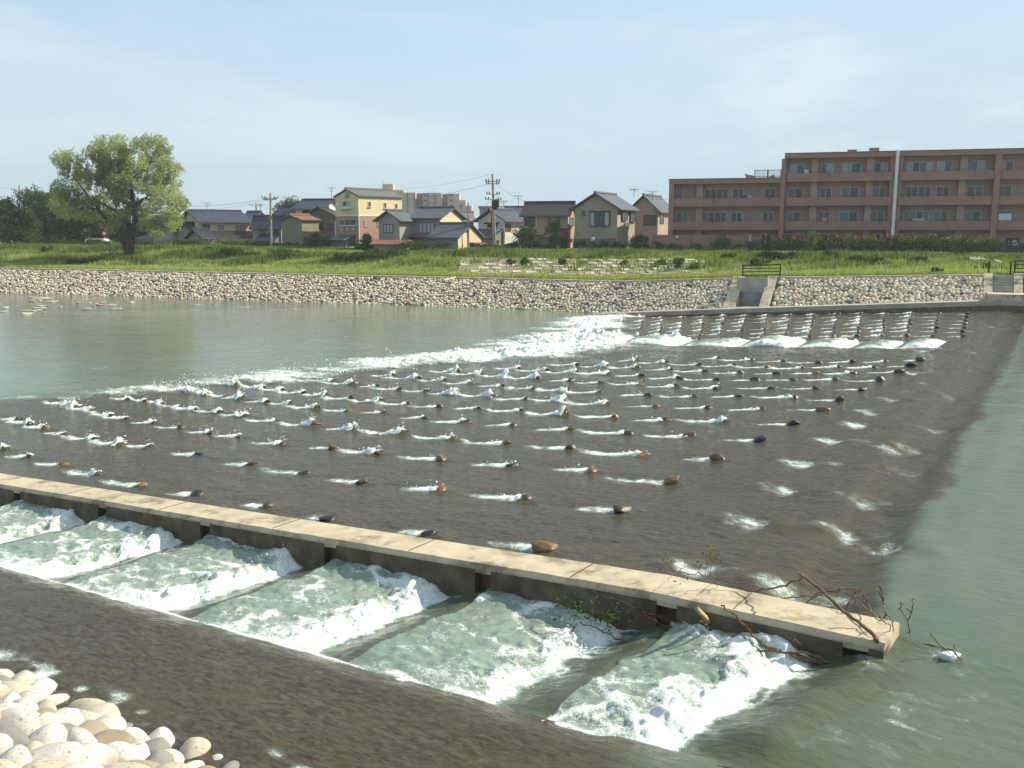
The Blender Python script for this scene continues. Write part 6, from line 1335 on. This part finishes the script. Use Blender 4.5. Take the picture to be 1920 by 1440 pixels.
# round red sign behind the willow
p = at_y(195.5, 437.5, 150); o = thing('round_sign', 'round white and red traffic sign on a thin post behind the willow', 'sign', (p[0], p[1], ZG)); m = MB(); m.tube([p-(0, .03, 0), p-(0, .05, 0)], .42, 16); m.build('disc', surf('sign_red', (.5, .06, .05), (.4, .05, .04), 2, .5), o); m = MB(); m.tube([p-(0, .052, 0), p-(0, .07, 0)], .25, 16); m.build('face', M['white'], o); m = MB(); m.tube([(p[0], p[1], ZG-.1), p+(0, 0, .3)], .04, 6); m.build('post', M['metal_grey'], o)
# parked white van roof behind the hedge
p = at_y(189, 452, 147); vn = thing('parked_car', 'low white car mostly hidden behind the hedge left of the willow trunk', 'car', (p[0], p[1], ZG)); m = MB()
L, Wd = 2.1, .8
sec = [(-L, .45, 1.0), (-L*.97, .45, 1.75), (-L*.4, .45, 1.9), (L*.45, .45, 1.86), (L*.72, .45, 1.25), (L, .45, 1.05)]
prof = [(-L, .35), (-L, 1.7), (-L*.9, 1.88), (L*.35, 1.88), (L*.68, 1.2), (L*.98, 1.02), (L, .35)]
A = [(p[0]+x_, p[1]-Wd, ZG+z_) for x_, z_ in prof]; B = [(p[0]+x_, p[1]+Wd, ZG+z_) for x_, z_ in prof]; m.poly(A).poly(B[::-1])
for k in range(len(prof)): m.poly([A[k], B[k], B[(k+1) % len(prof)], A[(k+1) % len(prof)]])
m.v = [(a, b, ZG-.3+(c-ZG)*.72) for a, b, c in m.v]; m.build('body', M['white'], vn); m = MB()
for x0, x1 in ((-L*.85, -L*.35), (-L*.3, L*.15)): m.box(p[0]+x0, p[0]+x1, p[1]-Wd-.012, p[1]-Wd-.001, ZG+1.2, ZG+1.7)
m.v = [(a, b, ZG-.3+(c-ZG)*.72) for a, b, c in m.v]; m.build('window', G_['dark'], vn)
for x_ in (-L*.62, L*.6):
    m = MB(); m.tube([(p[0]+x_, p[1]-Wd-.02, ZG+.32), (p[0]+x_, p[1]-Wd+.2, ZG+.32)], .32, 14); m.build('wheel', M['metal_dark'], vn)
# ------------------------------------------------------------------ cyclist on the embankment road
cy = at_y(1112, 452, 117.2); cx, cyy = cy[0], 116.6
bi = thing('bicycle', 'bicycle ridden along the embankment road, mostly hidden by bushes', 'bicycle', (cx, cyy, ZG)); D = lambda x_, z_, y_=0.: np.array([cx+x_, cyy+y_, ZG+z_])
for x_ in (-.52, .52):
    m = MB(); m.tube([D(x_+.33*math.cos(t), .34+.33*math.sin(t)) for t in np.linspace(0, 2*math.pi, 25)], .02, 5, cap=False); wh = m.build('wheel', M['metal_dark'], bi); m = MB()
    for t in np.linspace(0, math.pi, 7)[:-1]: m.tube([D(x_+.32*math.cos(t), .34+.32*math.sin(t)), D(x_-.32*math.cos(t), .34-.32*math.sin(t))], .004, 3)
    m.build('spokes', M['metal_grey'], wh)
m = MB()
for a, b in (((-.52, .34), (-.1, .30)), ((-.52, .34), (-.18, .78)), ((-.1, .30), (-.2, .88)), ((-.1, .30), (.36, .80)), ((-.17, .72), (.36, .84)), ((.52, .34), (.34, .98))): m.tube([D(*a), D(*b)], .018, 5)
m.build('frame', M['metal_grey'], bi); m = MB(); m.tube([D(.40, 1.0, -.26), D(.30, 1.04, -.1), D(.30, 1.04, .1), D(.40, 1.0, .26)], .015, 5); m.build('handlebar', M['metal_dark'], bi); m = MB(); m.ball(D(-.22, .92), .12, 8, 5, (1.1, .7, .35)); m.build('saddle', M['metal_dark'], bi)
skin = surf('skin', (.45, .29, .20), (.40, .25, .17), 4, .6)
pe = thing('person', 'cyclist with dark hair in a white shirt riding along the embankment road', 'person', (cx, cyy, ZG+.02))
def skinned(name, verts, edges, radii, mat, parent, root=0, sub=2):
    me = bpy.data.meshes.new(name); me.from_pydata([tuple(np.array(v)-BASE[parent]) for v in verts], edges, []); o = link_mesh(name, me, BASE[parent], parent); md = o.modifiers.new('skin', 'SKIN')
    for i, r_ in enumerate(radii): sv_ = me.skin_vertices[0].data[i]; sv_.radius = (r_, r_) if not hasattr(r_, '__len__') else r_; sv_.use_root = (i == root)
    o.modifiers.new('sub', 'SUBSURF').levels = sub; o.modifiers['sub'].render_levels = sub; me.materials.append(mat); return o
VB = [D(-.20, 1.0), D(-.14, 1.22), D(-.06, 1.42), D(.0, 1.53), D(.04, 1.62), D(.06, 1.74), D(.05, 1.80), D(-.04, 1.42, -.17), D(.14, 1.22, -.22), D(.36, 1.07, -.24), D(.43, 1.05, -.25), D(-.04, 1.42, .17), D(.14, 1.22, .22), D(.36, 1.07, .24), D(.43, 1.05, .25), D(-.16, .97, -.1), D(.22, .78, -.11), D(-.02, .40, -.11), D(.10, .33, -.11), D(-.16, .97, .1), D(.20, .62, .11), D(-.10, .24, .11), D(.04, .17, .11), D(.13, 1.72)]
EB = [(0, 1), (1, 2), (2, 3), (3, 4), (4, 5), (5, 6), (2, 7), (7, 8), (8, 9), (9, 10), (2, 11), (11, 12), (12, 13), (13, 14), (0, 15), (15, 16), (16, 17), (17, 18), (0, 19), (19, 20), (20, 21), (21, 22), (5, 23)]
RB_ = [.13, .13, .15, .06, .07, .10, .07, .06, .042, .032, .035, .06, .042, .032, .035, .09, .065, .042, .035, .09, .065, .042, .035, .03]
skinned('body', VB, EB, RB_, skin, pe)
skinned('shirt', [D(-.21, .98), D(-.14, 1.22), D(-.06, 1.43), D(-.02, 1.49), D(-.045, 1.42, -.17), D(.08, 1.28, -.21), D(-.045, 1.42, .17), D(.08, 1.28, .21)], [(0, 1), (1, 2), (2, 3), (2, 4), (4, 5), (2, 6), (6, 7)], [.155, .155, .175, .085, .085, .065, .085, .065], surf('white_shirt', (.82, .80, .80), (.74, .73, .73), 5, .9), pe)
skinned('trousers', [D(-.20, .99), D(-.16, .97, -.1), D(.22, .78, -.11), D(0, .44, -.11), D(-.16, .97, .1), D(.20, .62, .11), D(-.08, .28, .11)], [(0, 1), (1, 2), (2, 3), (0, 4), (4, 5), (5, 6)], [.15, .105, .08, .058, .105, .08, .058], surf('dark_trousers', (.03, .03, .04), (.02, .02, .03), 5, .9), pe)
m = MB(); c = D(.03, 1.775); m.ball(c, .115, 10, 7, (1, .95, .9)); m.build('hair', surf('dark_hair', (.015, .012, .011), (.01, .008, .008), 20, .6), pe, smooth=True)

# ================================================================== flying spray
def spray():
    r = np.random.default_rng(5); C = []; Sz = []
    for (x, y, z, s, t, rr, c, amp, size) in STONES:
        dist = math.hypot(x, y)
        if amp < .07 or rr >= 20 and amp < .2: continue
        n = int(min(150, 26000*amp/dist**1.6)); ds = r.exponential(.22, n); dt = r.normal(0, .10, n); hz = amp*(.35+r.exponential(.42, n))*np.exp(-ds/.6)
        X, Y = st2xy(s+ds, t+dt); C.append(np.stack([X, Y, z-.02+hz], 1)); Sz.append(r.uniform(.010, .030, n)*(1+.012*dist))
    for s0, a in [(s, 1) for s in SLOTS[:8]]:
        n = 90; c_ = r.uniform(.0, 1, n); ds = 1.15+r.normal(0, .22, n); X, Y = st2xy(s0+ds-.25*(.5-c_)*-1, WALL_TN-c_*(WALL_TN-APR_T)); C.append(np.stack([X, Y, np.full(n, ZC-6.20-.06*(s0+4.5))+r.exponential(.10, n)], 1)); Sz.append(r.uniform(.010, .028, n))
    n = 5200; T_ = r.uniform(12, 58, n); S_ = s_toe(T_)+r.normal(.1, .45, n); X, Y = st2xy(S_, T_); C.append(np.stack([X, Y, .02+r.exponential(.16, n)], 1)); Sz.append(r.uniform(.02, .055, n))
    C = np.concatenate(C); Sz = np.concatenate(Sz); n = len(C); d = r.normal(size=(n, 4, 3)); d /= np.linalg.norm(d, axis=2)[..., None]; P = C[:, None]+d*Sz[:, None, None]*np.array([1.3, 1.3, 1.0])
    f = np.array([[0, 1, 2], [0, 2, 3], [0, 3, 1], [1, 3, 2]]); FF_ = (f[None]+np.arange(n)[:, None, None]*4).reshape(-1, 3); o = np_mesh('water_spray', P.reshape(-1, 3), FF_, M['spray'], base=(0, 30, 0), smooth=True); tag(o, kind='stuff')
spray()

# ================================================================== air
hm, hnt, hout = _mat('haze_air'); pv = hnt.nodes.new('ShaderNodeVolumePrincipled'); pv.inputs['Color'].default_value = (.93, .96, 1, 1); pv.inputs['Density'].default_value = .00035; pv.inputs['Anisotropy'].default_value = .25
hnt.links.new(pv.outputs[0], hout.inputs['Volume'])
m = MB(); m.box(-700, 700, -60, 720, -4, 60); o = m.build('haze', hm); tag(o, kind='stuff')
# ================================================================== light
SUN_AZ = math.radians(14); SUN_EL = math.radians(37)     # azimuth measured from +X toward +Y
sd = bpy.data.lights.new('sun', 'SUN'); sd.energy = 4.5; sd.angle = math.radians(.55); sd.color = (1, .915, .76); so = bpy.data.objects.new('sun', sd); COL.objects.link(so); so.location = (40, 10, 60)
dv = Vector((math.cos(SUN_AZ)*math.cos(SUN_EL), math.sin(SUN_AZ)*math.cos(SUN_EL), math.sin(SUN_EL))); so.rotation_euler = (-dv).to_track_quat('-Z', 'Y').to_euler()
w = bpy.data.worlds.new("World"); SC.world = w; w.use_nodes = True; nt = w.node_tree; nt.nodes.clear(); out = nt.nodes.new('ShaderNodeOutputWorld'); bg = nt.nodes.new('ShaderNodeBackground'); sky = nt.nodes.new('ShaderNodeTexSky')
sky.sky_type = 'NISHITA'; sky.sun_disc = False; sky.sun_elevation = SUN_EL; sky.sun_rotation = math.radians(90)-SUN_AZ; sky.air_density = 1.0; sky.dust_density = .7; sky.ozone_density = 1.6; sky.altitude = 0
tc = nt.nodes.new('ShaderNodeTexCoord'); mp = nt.nodes.new('ShaderNodeMapping'); mp.inputs['Scale'].default_value = (1.0, 1.2, 5.0); mp.inputs['Rotation'].default_value = (0, math.radians(16), 0); nt.links.new(tc.outputs['Generated'], mp.inputs[0])
cn = noise(nt, mp.outputs[0], 1.5, 8, .62, .5); cl = ramp(nt, cn, .42, .80, 0, .75)
sp = nt.nodes.new('ShaderNodeSeparateXYZ'); nt.links.new(tc.outputs['Generated'], sp.inputs[0]); hz = ramp(nt, sp.outputs[2], -.03, .24, .95, .60)
rt_ = ramp(nt, sp.outputs[0], -.2, .6, 0, .22)
fac = mth(nt, 'ADD', mth(nt, 'ADD', hz, rt_), mth(nt, 'MULTIPLY', cl, .1), True)
colr = mixc(nt, fac, sky.outputs[0], (2.5, 3.26, 3.75)); cl2 = mth(nt, 'MULTIPLY', ramp(nt, cn, .48, .70, 0, .85), ramp(nt, sp.outputs[0], -.5, .35, .5, 1.0)); colr = mixc(nt, cl2, colr, (3.85, 4.3, 4.42)); nt.links.new(colr, bg.inputs[0]); bg.inputs[1].default_value = .135; nt.links.new(bg.outputs[0], out.inputs[0])
SC.view_settings.view_transform = 'Standard'; SC.view_settings.look = 'None'; SC.view_settings.exposure = .66; SC.view_settings.gamma = 1
SC.render.engine = 'CYCLES'; SC.cycles.max_bounces = 6; SC.cycles.diffuse_bounces = 3; SC.cycles.glossy_bounces = 3; SC.cycles.transmission_bounces = 2; SC.cycles.sample_clamp_indirect = 4; SC.cycles.sample_clamp_direct = 0; SC.cycles.use_denoising = True
